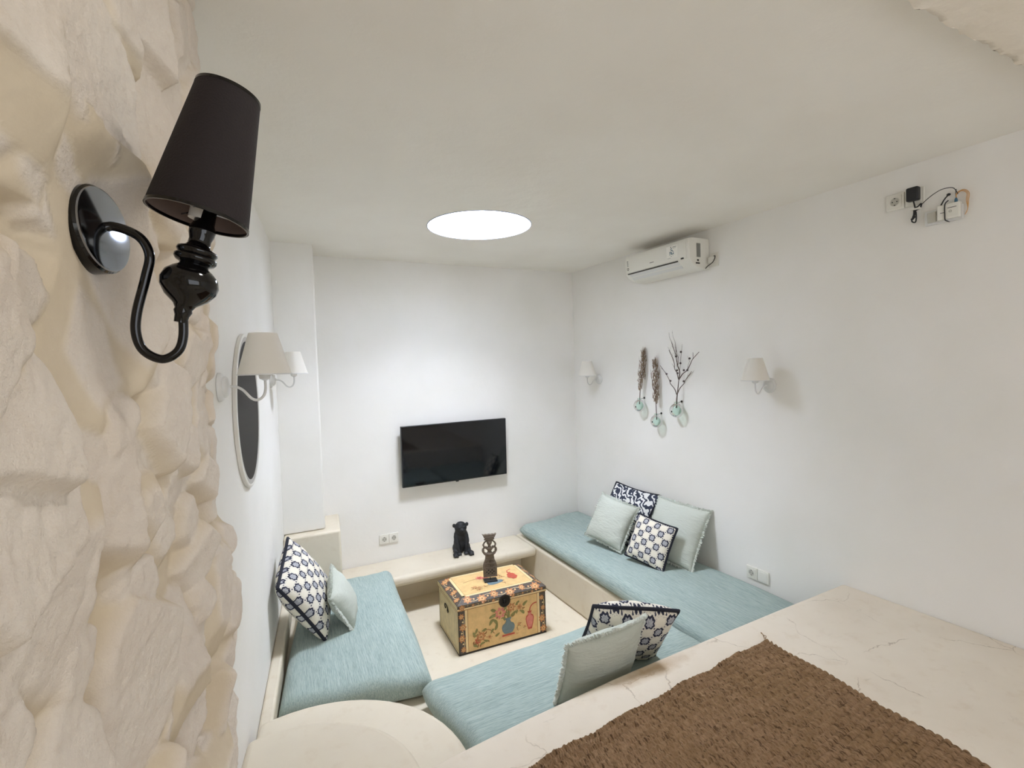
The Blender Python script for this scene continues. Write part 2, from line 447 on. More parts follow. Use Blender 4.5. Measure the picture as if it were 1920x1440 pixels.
# ceiling with the round hole
def ceiling():
    x0, x1, y0, y1 = -0.8, 2.95, YR-0.1, YB+0.15; n = 96; cx, cy = SKY_C
    corner = [math.atan2(y-cy, x-cx) for x in (x0, x1) for y in (y0, y1)]
    angs = sorted([2*PI*k/n-PI for k in range(n)]+corner)
    def edge(a):
        c, s_ = math.cos(a), math.sin(a); t = 1e9
        if abs(c) > 1e-9: t = min(t, ((x1 if c > 0 else x0)-cx)/c)
        if abs(s_) > 1e-9: t = min(t, ((y1 if s_ > 0 else y0)-cy)/s_)
        return (cx+c*t, cy+s_*t)
    m = len(angs); mb = MB(); vs = []
    z0, z1 = CEIL, CEIL+0.16
    for z in (z0, z1):
        vs += [(*edge(a), z) for a in angs]
        vs += [(cx+math.cos(a)*SKY_R, cy+math.sin(a)*SKY_R, z) for a in angs]
    fs = []
    for i in range(m):
        j = (i+1) % m
        fs += [(i, j, m+j, m+i), (2*m+i, 3*m+i, 3*m+j, 2*m+j), (m+i, m+j, 3*m+j, 3*m+i), (i, 2*m+i, 2*m+j, j)]
    mb.add(vs, fs)
    return mb.build('ceiling', 'ceiling', smooth=False)
structure(ceiling())
# skylight: shaft, rim and pane
win = thing('window_1', 'round skylight with bright white shaft cut into the flat ceiling', 'skylight', (SKY_C[0], SKY_C[1], CEIL))
del win['category']; win['kind'] = 'structure'
M['shaft'] = simple('skylight_shaft_paint', rgb(240, 243, 250), 0.8)
mb = MB(); mb.shell([(SKY_R, 0.0), (SKY_R, 0.46), (SKY_R+0.03, 0.46), (SKY_R+0.03, 0.16), (SKY_R+0.001, 0.16), (SKY_R+0.001, 0.0)], 96)
mb.build('shaft', 'shaft', win, angle=30)
M['rim_grey'] = simple('skylight_rim', rgb(150, 160, 190), 0.5)
mb = MB(); mb.shell([(SKY_R, 0.0), (SKY_R-0.004, 0.0), (SKY_R-0.004, -0.003), (SKY_R, -0.003)], 96)
mb.build('rim', 'rim_grey', win)
def pane_mat():
    t = NT('opal_pane'); t.b.inputs['Base Color'].default_value = rgb(245, 248, 255)
    e = t.b.inputs['Emission Color']; e.default_value = (0.86, 0.93, 1.0, 1); t.b.inputs['Emission Strength'].default_value = 1.5
    return t.m
M['pane'] = pane_mat()
mb = MB(); mb.lathe([(SKY_R+0.02, 0.462), (SKY_R+0.02, 0.472)], 64)
mb.build('pane', 'pane', win)

def wall(name, x0, x1, y0, y1, z0=FLOOR, z1=CEIL+0.05, m='wall'):
    mb = MB(); mb.box(x0, x1, y0, y1, z0, z1); return structure(mb.build(name, m, smooth=False))
wall('wall_back', -0.3, XR+0.12, YB, YB+0.12)
wall('wall_right', XR, XR+0.12, YR, YB)
# left wall, skewed
mb = MB(); mb.prism([(xl(YR), YR), (xl(YB), YB), (xl(YB)-0.12, YB), (xl(YR)-0.12, YR)], FLOOR, CEIL+0.05)
structure(mb.build('wall_left', 'wall', smooth=False))
# rear wall, unseen; its opening is made up to hold the fill light
mb = MB(); mb.box(-0.8, 0.0, YR-0.1, YR, FLOOR, CEIL); mb.box(2.2, XR, YR-0.1, YR, FLOOR, CEIL)
mb.box(0.0, 2.2, YR-0.1, YR, FLOOR, -0.63); mb.box(0.0, 2.2, YR-0.1, YR, 0.68, CEIL)
structure(mb.build('wall_rear', 'wall', smooth=False))
# corner pillar boxed out of the back wall
mb = MB(); mb.prism([(xl(3.70)-0.01, 3.70), (0.385, 3.70), (0.40, YB+0.01), (xl(YB)-0.01, YB+0.01)], -1.10, CEIL+0.01)
o = structure(mb.build('wall_pillar', 'wall', bevel=0.012)); o['label'] = 'white plastered pillar boxed out of the back corner by the wall lamp'
# low ceiling drop over the landing, rough plaster edge
def ceiling_drop():
    nx, ny = 160, 34; vs = []; fs = []
    for i in range(nx+1):
        x = xl(0.3)+0.0+(XR+0.0-xl(0.3))*i/nx
        for j in range(ny+1):
            t = j/ny
            # profile: from far top corner down, round the edge, back toward the landing
            if t < 0.4: y = 0.655; z = CEIL-0.0-0.035*(t/0.4)
            else: y = 0.655-((t-0.4)/0.6)**1.3*2.6; z = CEIL-0.035
            w = math.exp(-abs(t-0.4)*7)
            n_ = (math.sin(x*31+math.sin(x*13)*2)+math.sin(x*77+t*9)*0.6+math.sin(x*171+t*23)*0.35)
            y += n_*0.0035*w; z += (math.sin(x*47+t*31)*0.5+math.sin(x*113+t*57))*0.0035*w
            vs.append((x, y, z))
    for i in range(nx):
        for j in range(ny): a = i*(ny+1)+j; fs.append((a, a+ny+1, a+ny+2, a+1))
    mb = MB(); mb.add(vs, fs); return mb.build('ceiling_drop', 'rough', angle=80)
o = structure(ceiling_drop()); o['label'] = 'rough plastered lower ceiling edge over the landing'

# stone cladding on the near left wall
def vnoise(U, V, seed):
    r = np.random.default_rng(seed); n = 64; G = r.random((n, n))
    u = U % n; v = V % n; i = np.floor(u).astype(int); j = np.floor(v).astype(int); fu = u-i; fv = v-j
    fu = fu*fu*(3-2*fu); fv = fv*fv*(3-2*fv); i1 = (i+1) % n; j1 = (j+1) % n; i %= n; j %= n
    return (G[i, j]*(1-fu)*(1-fv)+G[i1, j]*fu*(1-fv)+G[i, j1]*(1-fu)*fv+G[i1, j1]*fu*fv)-0.5
EDGE = [(0.861,-0.100),(0.707,-0.087),(0.500,-0.088),(0.316,-0.086),(0.129,-0.095),(-0.040,-0.094),(-0.150,-0.092),(-0.251,-0.091),(-0.330,-0.078),(-0.386,-0.058),(-0.465,-0.055),(-0.580,-0.070),(-0.644,-0.075),(-0.718,-0.092),(-0.799,-0.087),(-0.906,-0.087),(-0.961,-0.084)]
def stone_wall():
    y0, y1 = -0.55, 1.38; z0, z1 = -1.55, CEIL; st = 0.0042
    ny = int((y1-y0)/st); nz = int((z1-z0)/st)
    Y, Z = np.meshgrid(np.linspace(y0, y1, ny), np.linspace(z0, z1, nz), indexing='ij')
    warp = 0.030
    Yw = Y+vnoise(Y*9+3, Z*9, 1)*warp*0.8+vnoise(Y*34, Z*34+5, 2)*warp*0.16
    Zw = Z+vnoise(Y*9+20, Z*9+8, 3)*warp*0.8+vnoise(Y*34+9, Z*34, 4)*warp*0.16
    H = vnoise(Y*6, Z*6, 5)*0.012+vnoise(Y*17, Z*17, 6)*0.006-0.022
    Fc = np.zeros_like(H)
    r = np.random.default_rng(5)
    sites = []
    for k in range(2600):
        p = (r.uniform(y0-0.05, y1+0.03), r.uniform(z0, z1+0.05)); R = r.uniform(0.030, 0.092)*(1.15 if k < 60 else 0.8)
        if all(((p[0]-q[0])/1.4)**2+(p[1]-q[1])**2 > ((R+q[2])*0.80)**2 for q in sites): sites.append((*p, R))
    for (sy, sz, R) in sites:
        m = (abs(Yw-sy) < R*3.4) & (abs(Zw-sz) < R*2.2)
        dy = (Yw[m]-sy)/1.4; dz = Zw[m]-sz
        k = r.integers(4, 7); a0 = r.uniform(0, 2*PI); d = np.full(dy.shape, -9.0)
        for i in range(k):
            a = a0+2*PI*i/k+r.uniform(-0.4, 0.4); d = np.maximum(d, dy*math.cos(a)*1.15+dz*math.sin(a)*0.85-R*r.uniform(0.70, 1.25))
        g = (r.normal(0, 0.16), r.normal(0, 0.14)); h = r.uniform(-0.006, 0.034)
        prof = h+g[0]*dy+g[1]*dz-np.maximum(d, 0)*r.choice([0.8, 2.0, 3.0, 4.0])
        better = prof > H[m]
        hm = H[m]; hm[better] = prof[better]; H[m] = hm
        fm = Fc[m]; fm[better] = np.clip(1-np.maximum(d, 0)[better]/0.012, 0, 1); Fc[m] = fm
    for _ in range(1):     # worn, plastered edges
        K = np.pad(H, 1, mode='edge'); H = (K[:-2, 1:-1]+K[2:, 1:-1]+K[1:-1, :-2]+K[1:-1, 2:]+2*K[1:-1, 1:-1])/6
        K = np.pad(Fc, 1, mode='edge'); Fc = (K[:-2, 1:-1]+K[2:, 1:-1]+K[1:-1, :-2]+K[1:-1, 2:]+2*K[1:-1, 1:-1])/6
    rough = vnoise(Y*60, Z*60, 7)*0.0038+vnoise(Y*150, Z*150, 8)*0.0024+vnoise(Y*25, Z*25, 17)*0.0035
    H += rough*(0.25+0.75*Fc)
    # flatten where the lamp's base sits
    q = np.exp(-(((Y-0.77)/0.080)**2+((Z-0.176)/0.085)**2)**2); H = H*(1-q)-0.008*q
    q = np.exp(-(((Y-0.74)/0.16)**2+((Z-0.10)/0.16)**2)**3); H = H*(1-q)+np.minimum(H, -0.004)*q
    base = xl(Y)+0.060
    zz = np.array([e[0] for e in EDGE])[::-1]; xx = np.array([e[1] for e in EDGE])[::-1]
    ex = np.interp(Z, zz, xx)+vnoise(Z*45, Y*0, 9)*0.010
    w = np.clip((Y-1.06)/(1.38-1.06), 0, 1)**1.5
    Xc = base+H
    Xc = Xc*(1-w)+np.maximum(ex+(H-0.014)*0.5, xl(Y)+0.012)*w
    vs = np.stack([Xc, Y, Z], -1).reshape(-1, 3)
    idx = np.arange(ny*nz).reshape(ny, nz)
    q4 = np.stack([idx[:-1, :-1], idx[1:, :-1], idx[1:, 1:], idx[:-1, 1:]], -1).reshape(-1, 4)
    # return side at the far end, rounded back to the plain wall
    last = vs.reshape(ny, nz, 3)[-1]; extra = []; 
    for k, (fx, fy) in enumerate([(0.85, 0.010), (0.55, 0.022), (0.2, 0.028), (-0.3, 0.032)]):
        e = last.copy(); e[:, 0] = xl(1.38)+(last[:, 0]-xl(1.38))*fx; e[:, 1] = 1.38+fy+vnoise(Z[-1]*30, Z[-1]*0+k, 21)*0.02*(k < 3); extra.append(e)
    V = np.concatenate([vs]+extra); faces = [q4]
    prev = idx[-1]
    for k in range(4):
        cur = ny*nz+k*nz+np.arange(nz); faces.append(np.stack([prev[:-1], cur[:-1], cur[1:], prev[1:]], -1)); prev = cur
    F = np.concatenate(faces)
    me = bpy.data.meshes.new('wall_stone'); me.from_pydata(V.tolist(), [], F.tolist())
    at = me.attributes.new('face', 'FLOAT', 'POINT'); at.data.foreach_set('value', np.concatenate([Fc.ravel(), np.tile(Fc[-1], 4)]).astype(np.float32))
    me.materials.append(M['stone']); me.polygons.foreach_set('use_smooth', [True]*len(me.polygons))
    o = bpy.data.objects.new('wall_stone', me); COL.objects.link(o)
    o['label'] = 'rough cream painted stone cladding on the near wall'
    return structure(o)
stone_wall()

# ------------------------------------------------------------------ built-in masonry
def masonry(name, poly, z0, z1, label, cat, m='cement', bevel=0.02, seg=4, group=None, faces=None):
    mb = MB(); mb.prism(poly, z0, z1)
    return tag(mb.build(name, m, bevel=bevel, seg=seg), label, cat, group)
e = 0.0006
masonry('built_in_bench', [(2.035, 2.305), (XR-e, 2.305), (XR-e, YB-e), (2.045, YB-e)], FLOOR, BENCH, 'low cream cement bench along the wall under the dried branch vases', 'bench', bevel=0.022)
masonry('built_in_bench', [(xl(2.305)+e, 2.305), (0.645, 2.305), (0.66, 3.652), (xl(3.652)+e, 3.652)], FLOOR, BENCH, 'cream cement bench beneath the square teal cushion by the left wall', 'bench')
masonry('built_in_bench', [(xl(1.30)+e, 1.30), (0.42, 1.30), (XR-e, 1.30), (XR-e, 2.300), (xl(2.30)+e, 2.300)], FLOOR, BENCH, 'cream cement bench between the painted trunk and the counter, under a teal cushion', 'bench')
# ledge under the television: rounded slab over a set-back riser
mb = MB(); mb.prism([(0.42, 3.655), (2.046, 3.655), (2.046, YB-e), (0.42, YB-e)], BENCH-0.075, BENCH)
led = tag(mb.build('wall_ledge', 'cement', bevel=0.03, seg=5), 'cream cement ledge with rounded nose under the wall television', 'ledge')
mb = MB(); mb.box(0.662, 2.046, 3.955, YB-e, FLOOR, BENCH-0.074); mb.build('riser', 'cement', led)
mb = MB(); mb.prism([(xl(3.655)+e, 3.655), (0.415, 3.655), (0.415, YB-e), (xl(YB)+e, YB-e)], FLOOR, BENCH-0.001); 
tag(mb.build('bench_end', 'cement'), 'cream cement base block below the corner plinth', 'plinth')
masonry('corner_plinth', [(xl(3.62)+e, 3.62), (0.474, 3.62), (0.522, YB-e), (xl(YB)+e, YB-e)], BENCH+0.001, -1.102, 'grey cream plaster plinth under the corner pillar, behind the small pillows', 'plinth', bevel=0.015)
# low curb at the foot of the left wall
masonry('wall_curb', [(xl(1.9)+e, 1.9), (xl(1.9)+0.055, 1.9), (xl(3.61)+0.05, 3.61), (xl(3.61)+e, 3.61)], BENCH+0.001, -1.405, 'thin cream cement curb between the left wall and the square teal cushion', 'curb', bevel=0.012)
# rounded steps down from the landing
def arc(cx, cy, rx, ry, a0, a1, n=28): return [(cx+rx*math.cos(a0+(a1-a0)*k/n), cy+ry*math.sin(a0+(a1-a0)*k/n)) for k in range(n+1)]
def step_poly(cx, cy, rx, ry, ycut, xcut):
    pts = [p for p in arc(cx, cy, rx, ry, -0.3, PI) if p[0] > xl(p[1])+0.004]
    return [(xl(ycut)+0.002, ycut), (xcut, ycut)]+pts+[(xl(pts[-1][1])+0.002, pts[-1][1]-0.002)]
s1 = [(xl(1.2)+e, 1.2), (0.40, 1.2), (0.40, 1.455), (0.50, 1.475)]+[p for p in arc(0.085, 1.585, 0.50, 0.50, -0.12, PI*0.93) if p[0] > xl(p[1])+0.004]
masonry('curved_step', s1, BENCH+0.001, -1.30, 'wider cream cement step with rounded nose, lower of the two beside the square teal cushion', 'step', bevel=0.02)
s2 = [(xl(1.0)+e, 1.0), (0.385, 1.0), (0.385, 1.30)]+[p for p in arc(0.0, 1.40, 0.375, 0.37, 0.0, PI*0.93) if p[0] > xl(p[1])+0.004]
masonry('curved_step', s2, -1.299, -1.15, 'smaller upper cream cement step with rounded nose, in the bottom corner of the photo', 'step', bevel=0.02)
# landing behind the camera
mb = MB(); mb.prism([(xl(YR)+e, YR+e), (XR-e, YR+e), (XR-e, -0.42), (0.40, -0.42), (0.40, 0.996), (xl(0.996)+e, 0.996)], FLOOR+0.001, -1.15)
structure(mb.build('floor_landing', 'floor', smooth=False))
# broad low wall with the mat on top
cpoly = [(0.42, -0.40), (XR-e, -0.40), (XR-e, 1.572), (2.2, 1.563), (1.6, 1.548), (1.2, 1.535), (0.8, 1.508), (0.55, 1.482), (0.42, 1.468)]
mb = MB(); mb.prism(cpoly, BENCH+0.001, -1.22)
tag(mb.build('masonry_counter', 'counter', bevel=0.016, seg=4), 'broad worn cream cement counter with hairline cracks, carrying the brown woven mat', 'counter')

# ------------------------------------------------------------------ seat cushions
def seat_cushion(name, quad, z0, z1, label, m, seam_mat, seed, puff=0.01, droop=None, px=10):
    N = 64; q = [Vector((*p, 0)) for p in quad]   # far-left, far-right, near-right, near-left
    ph = [random.uniform(0, 6.28) for _ in range(8)]
    vs = []; fs = []; T = z1-z0
    def P(u, v, side):
        b = (q[0]*(1-u)+q[1]*u)*(1-v)+(q[3]*(1-u)+q[2]*u)*v
        a = abs(2*u-1); c = abs(2*v-1)
        L = (q[1]-q[0]).length; D = (q[3]-q[0]).length; r = 0.055
        du = min(u, 1-u)*L; dv = min(v, 1-v)*D
        def prof(d): t = min(1, d/r); return math.sqrt(max(0, 1-(1-t)**2))
        e_ = prof(du)*prof(dv)
        # outline waviness and pinch between corners
        cen = (q[0]+q[1]+q[2]+q[3])/4
        k = 1+0.010*math.sin(u*9+ph[0])*(c**6)+0.010*math.sin(v*8+ph[1])*(a**6)
        b = cen+(b-cen)*k
        wr = 0.003*math.sin(u*14+v*5+ph[2])+0.003*math.sin(v*17-u*6+ph[3])+0.0015*math.sin(u*40+ph[4])*c**3
        z = (z0+z1)/2 - 0.004
        if side > 0: z += (T/2+0.004)*e_+(puff*(1-a*a)*(1-c*c)+wr)*e_
        else: z -= (T/2-0.004)*e_
        if droop: z += droop(u, v)
        return (b.x, b.y, z)
    def mp(t):     # denser near the edges
        s_ = t-0.5; return 0.5+math.copysign((1-(1-2*abs(s_))**1.9)*0.5, s_)
    uv = []
    for side in (1, -1):
        for i in range(N+1):
            for j in range(N+1): vs.append(P(mp(i/N), mp(j/N), side))
    K = (N+1)**2
    for i in range(N):
        for j in range(N):
            a = i*(N+1)+j; fs.append((a, a+1, a+N+2, a+N+1)); fs.append((K+a, K+a+N+1, K+a+N+2, K+a+1))
    mb = MB(); mb.add(vs, fs)
    me_o = mb.build(name, m, angle=180)
    bm = bmesh.new(); bm.from_mesh(me_o.data); bmesh.ops.remove_doubles(bm, verts=bm.verts, dist=0.0004); bmesh.ops.recalc_face_normals(bm, faces=bm.faces); bm.to_mesh(me_o.data); bm.free()
    return tag(me_o, label, 'cushion', 'teal seat cushions on the built-in benches')
seat_cushion('seat_cushion', [(2.055, 3.955), (2.738, 4.047), (2.738, 1.585), (1.985, 1.585)], BENCH+0.002, -1.42, 'long teal seat cushion along the right wall holding four pillows', 'teal_y', None, 1)
seat_cushion('seat_cushion', [(0.218, 3.60), (0.80, 3.565), (0.675, 2.225), (0.014, 2.335)], BENCH+0.002, -1.42, 'square teal seat cushion against the left wall, two pillows leaning at its back', 'teal_y', None, 2, puff=0.014)
def dr(u, v): return -0.03*max(0, 1-u/0.10)**1.5*0 + 0.012*max(0, 1-u/0.2)
seat_cushion('seat_cushion', [(0.600, 2.20), (1.955, 2.275), (1.965, 1.60), (0.665, 1.575)], BENCH+0.002, -1.42, 'teal seat cushion in front of the painted trunk, behind the counter with the woven mat', 'teal_x', None, 3, puff=0.022, droop=dr)

# ------------------------------------------------------------------ pillows
def pillow(name, R, c, s, T, cover, trim, label, group, seed, floor=None):
    m = Matrix(R).to_4x4(); m.translation = Vector(c)
    root = thing(name, label, 'pillow', m, group)
    N = 40; rr = random.Random(seed); ph = [rr.uniform(0, 6.28) for _ in range(6)]
    def outline(x, y):     # x,y in -1..1 : slightly pinched sides, pointed corners
        return (x*(1-0.055*(1-y*y)*abs(x)**2), y*(1-0.055*(1-x*x)*abs(y)**2))
    vs = []; fs = []; uv = []
    def mp(t): return math.copysign(1-(1-abs(t))**1.5, t)
    for side in (1, -1):
        for i in range(N+1):
            for j in range(N+1):
                x, y = mp(2*i/N-1), mp(2*j/N-1); ox, oy = outline(x, y)
                e_ = (max(0, 1-x*x)*max(0, 1-y*y))**0.5
                e2 = min(1, e_*1.0)**0.8
                edge = max(abs(x), abs(y))
                wr = 0.0030*math.sin(x*9+ph[0]+y*3)*edge**2*(1-edge**8)+0.003*math.sin(y*11+ph[1]-x*4)*edge**2*(1-edge**8)
                z = side*(T/2*e2)+wr*min(1, e_*3)
                z += 0.006*math.sin(x*2+ph[2])*1.0
                vs.append((ox*s/2, oy*s/2, z)); uv.append((x*0.5+0.5, y*0.5+0.5))
    K = (N+1)**2
    for i in range(N):
        for j in range(N):
            a = i*(N+1)+j; fs.append((a, a+N+1, a+N+2, a+1)); fs.append((K+a, K+a+1, K+a+N+2, K+a+N+1))
    mb = MB(); mb.add(vs, fs); mb.build('cover', cover, root, uv=uv, angle=180)
    ring = []
    n = 40
    for k in range(4*n):
        t = 2*(k % n)/n-1; sd = k//n
        x, y = [(t, -1), (1, t), (-t, 1), (-1, -t)][sd]; ox, oy = outline(x, y)
        ring.append(Vector((ox*s/2, oy*s/2, 0.006*math.sin(x*2+ph[2]))))
    mb = MB()
    if trim == 'navy':
        mb.tube(ring, 0.0090, 8, closed=True); mb.build('piping', 'navy', root)
    else:   # frayed flange: a short ruffled strip with many threads
        dense = spline(ring, 4, True); L = len(dense); vv = []; ff = []
        for k, p in enumerate(dense):
            d = p.normalized(); o_ = rr.uniform(0.009, 0.024); w = rr.uniform(-0.007, 0.007)
            nz = Vector((0, 0, 1)); th = 0.0036
            vv += [p-d*0.004+nz*th, p+d*o_*0.6+nz*(th*1.3+w), p+d*o_+nz*w, p+d*o_*0.6+nz*(-th*1.3+w), p-d*0.004-nz*th]
        for k in range(L):
            j = (k+1) % L
            for q in range(4): ff.append((k*5+q, k*5+q+1, j*5+q+1, j*5+q))
        mb.add(vv, ff); mb.build('fringe', 'fringe', root, angle=20)
    return root
G1 = 'pillows leaning on the right wall cushion'; G2 = 'pillows on the square cushion'; G3 = 'pillows behind the counter'
pillow('throw_pillow', ((0.139, 0.577, -0.805), (-0.988, 0.028, -0.150), (-0.064, 0.816, 0.574)), (2.572, 3.133, -1.212), 0.45, 0.09, 'swirl', 'navy', 'navy and white swirl-patterned pillow at the back, leaning on the right wall', G1, 1)
pillow('throw_pillow', ((0.241, 0.5, -0.832), (-0.957, -0.02, -0.289), (-0.161, 0.866, 0.474)), (2.375, 3.068, -1.222), 0.342, 0.15, 'green', 'fringe', 'pale green fringed pillow nearest the room corner, in front of the swirl-patterned one', G1, 2)
pillow('throw_pillow', ((0.141, 0.473, -0.869), (-0.989, 0.028, -0.145), (-0.044, 0.88, 0.472)), (2.590, 2.631, -1.218), 0.420, 0.17, 'green', 'fringe', 'largest pale green fringed pillow, leaning on the right wall behind the small patterned one', G1, 3)
pillow('throw_pillow', ((0.211, 0.42, -0.883), (-0.969, -0.03, -0.245), (-0.13, 0.907, 0.4)), (2.385, 2.650, -1.255), 0.305, 0.11, 'ikat_small', 'navy', 'small cream pillow with grey medallions and navy piping, frontmost on the right cushion', G1, 4)
pillow('throw_pillow', ((0.163, -0.512, 0.844), (0.948, -0.157, -0.278), (0.275, 0.845, 0.459)), (0.190, 2.935, -1.180), 0.425, 0.18, 'ikat_big', 'navy', 'cream and navy medallion pillow leaning against the left wall', G2, 5)
pillow('throw_pillow', ((0.22, -0.457, 0.862), (0.92, -0.197, -0.34), (0.325, 0.868, 0.376)), (0.372, 2.895, -1.262), 0.255, 0.12, 'green', 'fringe', 'smallest pale green pillow, leaning on the patterned one by the left wall', G2, 6)
pillow('throw_pillow', ((0.913, -0.098, -0.397), (-0.384, -0.54, -0.749), (-0.14, 0.836, -0.53)), (1.445, 1.785, -1.230), 0.38, 0.17, 'ikat_mid', 'navy', 'cream and navy medallion pillow behind the counter, half hidden by a green one', G3, 7)
pillow('throw_pillow', ((0.996, -0.085, 0.01), (-0.027, -0.417, -0.909), (0.081, 0.905, -0.417)), (1.212, 1.665, -1.235), 0.365, 0.13, 'green', 'fringe', 'pale green fringed pillow standing against the counter edge near the woven mat', G3, 8)

# ------------------------------------------------------------------ woven mat
def woven_mat():
    A = Vector((1.909, 1.419)); B = Vector((0.50, 1.298)); D = Vector((1.845, 0.42)); C = B+(D-A)
    LU = (B-A).length; LV = (D-A).length
    pu, pv = 0.0092, 0.0235; nu, nv = int(LU/0.0020), int(LV/0.0028)
    U, V = np.meshgrid(np.linspace(0, 1, nu), np.linspace(0, 1, nv), indexing='ij')
    x = U*LU; y = V*LV
    x2 = x+vnoise(x*14, y*14, 31)*0.010; y2 = y+vnoise(x*9, y*9, 32)*0.012
    row = np.floor(y2/pv); fy = y2/pv-row
    brd = (y < 0.075)
    ph = (x2/pu+0.5*(row % 2)+np.where(brd, 0.9*fy*(1-2*(row % 2)), 0.25*(fy-0.5)))
    st = np.abs(np.sin(PI*ph)); rw = np.abs(np.sin(PI*fy))**0.6
    rnd = vnoise(np.floor(ph)*1.37, row*2.11, 33)
    h = 0.0085*np.where(brd, 1.25, 1.0)*(st**0.7)*rw*(1+rnd*0.9)+0.004+vnoise(x*5, y*5, 34)*0.004
    edge = np.minimum(np.minimum(x, LU-x), np.minimum(y, LV-y)); k = np.clip(edge/0.006, 0, 1)
    h = h*np.sqrt(1-(1-k)**2)
    wob = (np.sin(x*21)*0.006+np.sin(x*53)*0.002)*(1-V)**6
    wob2 = (np.sin(y*17)*0.006)*(1-U)**6
    du = (B-A).normalized(); dv = (D-A).normalized()
    px = A.x+du.x*(x+wob2)+dv.x*(y+wob); py = A.y+du.y*(x+wob2)+dv.y*(y+wob)
    # finger-like outline of stitch ends
    px += dv.x*np.where(V < 0.002, -0.003*np.abs(np.sin(PI*x/pu)), 0); py += dv.y*np.where(V < 0.002, -0.003*np.abs(np.sin(PI*x/pu)), 0)
    Vt = np.stack([px, py, -1.2195+h], -1).reshape(-1, 3)
    idx = np.arange(nu*nv).reshape(nu, nv)
    F = np.stack([idx[:-1, :-1], idx[:-1, 1:], idx[1:, 1:], idx[1:, :-1]], -1).reshape(-1, 4)
    me = bpy.data.meshes.new('woven_mat'); me.from_pydata(Vt.tolist(), [], F.tolist()); me.materials.append(M['seagrass'])
    me.polygons.foreach_set('use_smooth', [True]*len(me.polygons))
    o = bpy.data.objects.new('woven_mat', me); COL.objects.link(o)
    tag(o, 'brown woven seagrass mat lying on the cream cement counter', 'mat')
    mb = MB()
    mb.tube([(1.903, 1.418, -1.214), (1.915, 1.432, -1.208), (1.918, 1.445, -1.203), (1.930, 1.452, -1.214)], 0.0018, 6, smooth=5)
    mb.tube([(1.906, 1.416, -1.214), (1.922, 1.424, -1.210), (1.921, 1.438, -1.213)], 0.0015, 6, smooth=5)
    mb.build('loose_strand', 'seagrass', o)
woven_mat()

# ------------------------------------------------------------------ television
def television():
    # measured face corners on the plane y = 4.053 brought forward by the bracket depth
    k = 3.985/4.053
    cx = 1.502*k; cz = -0.7245*k; w = 0.950*k; h = 0.505*k
    m = Matrix.Translation((cx, 3.985, cz)) @ Matrix.Rotation(math.radians(1.5), 4, 'X')
    t = thing('television', 'black flat television hung on the back wall above the ledge', 'television', m)
    mb = MB(); mb.box(-w/2, w/2, -0.012, 0.018, -h/2, h/2); mb.build('housing', 'tv_bezel', t, bevel=0.003)
    mb = MB(); mb.box(-w/2+0.006, w/2-0.006, -0.0145, -0.012, -h/2+0.010, h/2-0.006); mb.build('screen', 'tv_screen', t, bevel=0)
    mb = MB(); mb.box(-0.14, 0.14, 0.018, 0.060, -0.10, 0.10); mb.build('wall_bracket', 'black_plastic', t, bevel=0.004)
    mb = MB(); mb.box(-0.012, 0.012, -0.0165, -0.004, -h/2-0.007, -h/2+0.003); mb.build('logo_tab', 'tv_bezel', t, bevel=0.001)
television()

# ------------------------------------------------------------------ wall sockets and switch
def socket(origin, x, n, label, group, kind='socket', s=0.078):
    m = frame(origin, x, n); cat = 'socket' if kind == 'socket' else 'switch'
    t = thing('wall_socket' if kind == 'socket' else 'light_switch', label, cat, m, group if kind == 'socket' else None)
    mb = MB(); h = s/2-0.001; mb.box(-h, h, -h, h, 0.0, 0.010); mb.build('face_plate', 'white_plastic', t, bevel=0.003)
    if kind == 'socket':
        mb = MB(); mb.box(-0.027, 0.027, -0.027, 0.027, 0.010, 0.0125)
        mb.shell([(0.0215, 0.0125), (0.0215, 0.0145), (0.0195, 0.0145), (0.0185, 0.0127)], 28)
        mb.build('socket_insert', 'white_plastic', t, bevel=0.0008)
        mb = MB(); mb.lathe([(0.0185, 0.0126), (0.0185, 0.0130)], 28); rc = mb.build('recess', 'socket_shadow', t)
        for sx in (-1, 1):
            mb = MB(); mb.lathe([(0.0028, 0.0130), (0.0028, 0.0134)], 12, mat=Matrix.Translation((sx*0.0095, 0, 0))); mb.build('pin_hole', 'black_plastic', rc)
        mb = MB(); mb.box(-0.003, 0.003, 0.0135, 0.018, 0.0130, 0.0138); mb.build('earth_clip', 'dark_slot', rc)
        mb = MB(); mb.box(-0.003, 0.003, -0.018, -0.0135, 0.0130, 0.0138); mb.build('earth_clip', 'dark_slot', rc)
    else:
        mb = MB(); mb.box(-0.027, 0.027, -0.027, 0.027, 0.010, 0.0128, mat=Matrix.Rotation(0.03, 4, 'Y')); mb.build('rocker', 'white_plastic', t, bevel=0.001)
    return t
GS = 'white wall sockets'
socket((0.860, YB-0.001, -1.366), (1, 0, 0), (0, -1, 0), 'white wall socket over the ledge, first of the pair from the corner pillar', GS)
socket((0.937, YB-0.001, -1.366), (1, 0, 0), (0, -1, 0), 'white wall socket over the ledge, the one of the pair nearer the black statue', GS)
socket((XR-0.001, 2.120, -1.356), (0, -1, 0), (-1, 0, 0), 'white wall socket low on the right wall beside the light switch', GS)
socket((XR-0.001, 2.040, -1.356), (0, -1, 0), (-1, 0, 0), 'white light switch low on the right wall beside a socket', None, 'switch')
socket((XR-0.001, 3.735, -1.362), (0, -1, 0), (-1, 0, 0), 'white wall socket half hidden behind the fringed pillow nearest the corner', GS)
socket((XR-0.001, 1.315, 0.714), (0, -1, 0), (-1, 0, 0), 'empty white wall socket high on the right wall beside the black adapter', GS)
socket((XR-0.001, 1.236, 0.714), (0, -1, 0), (-1, 0, 0), 'white wall socket high on the right wall with the black adapter plugged in', GS)

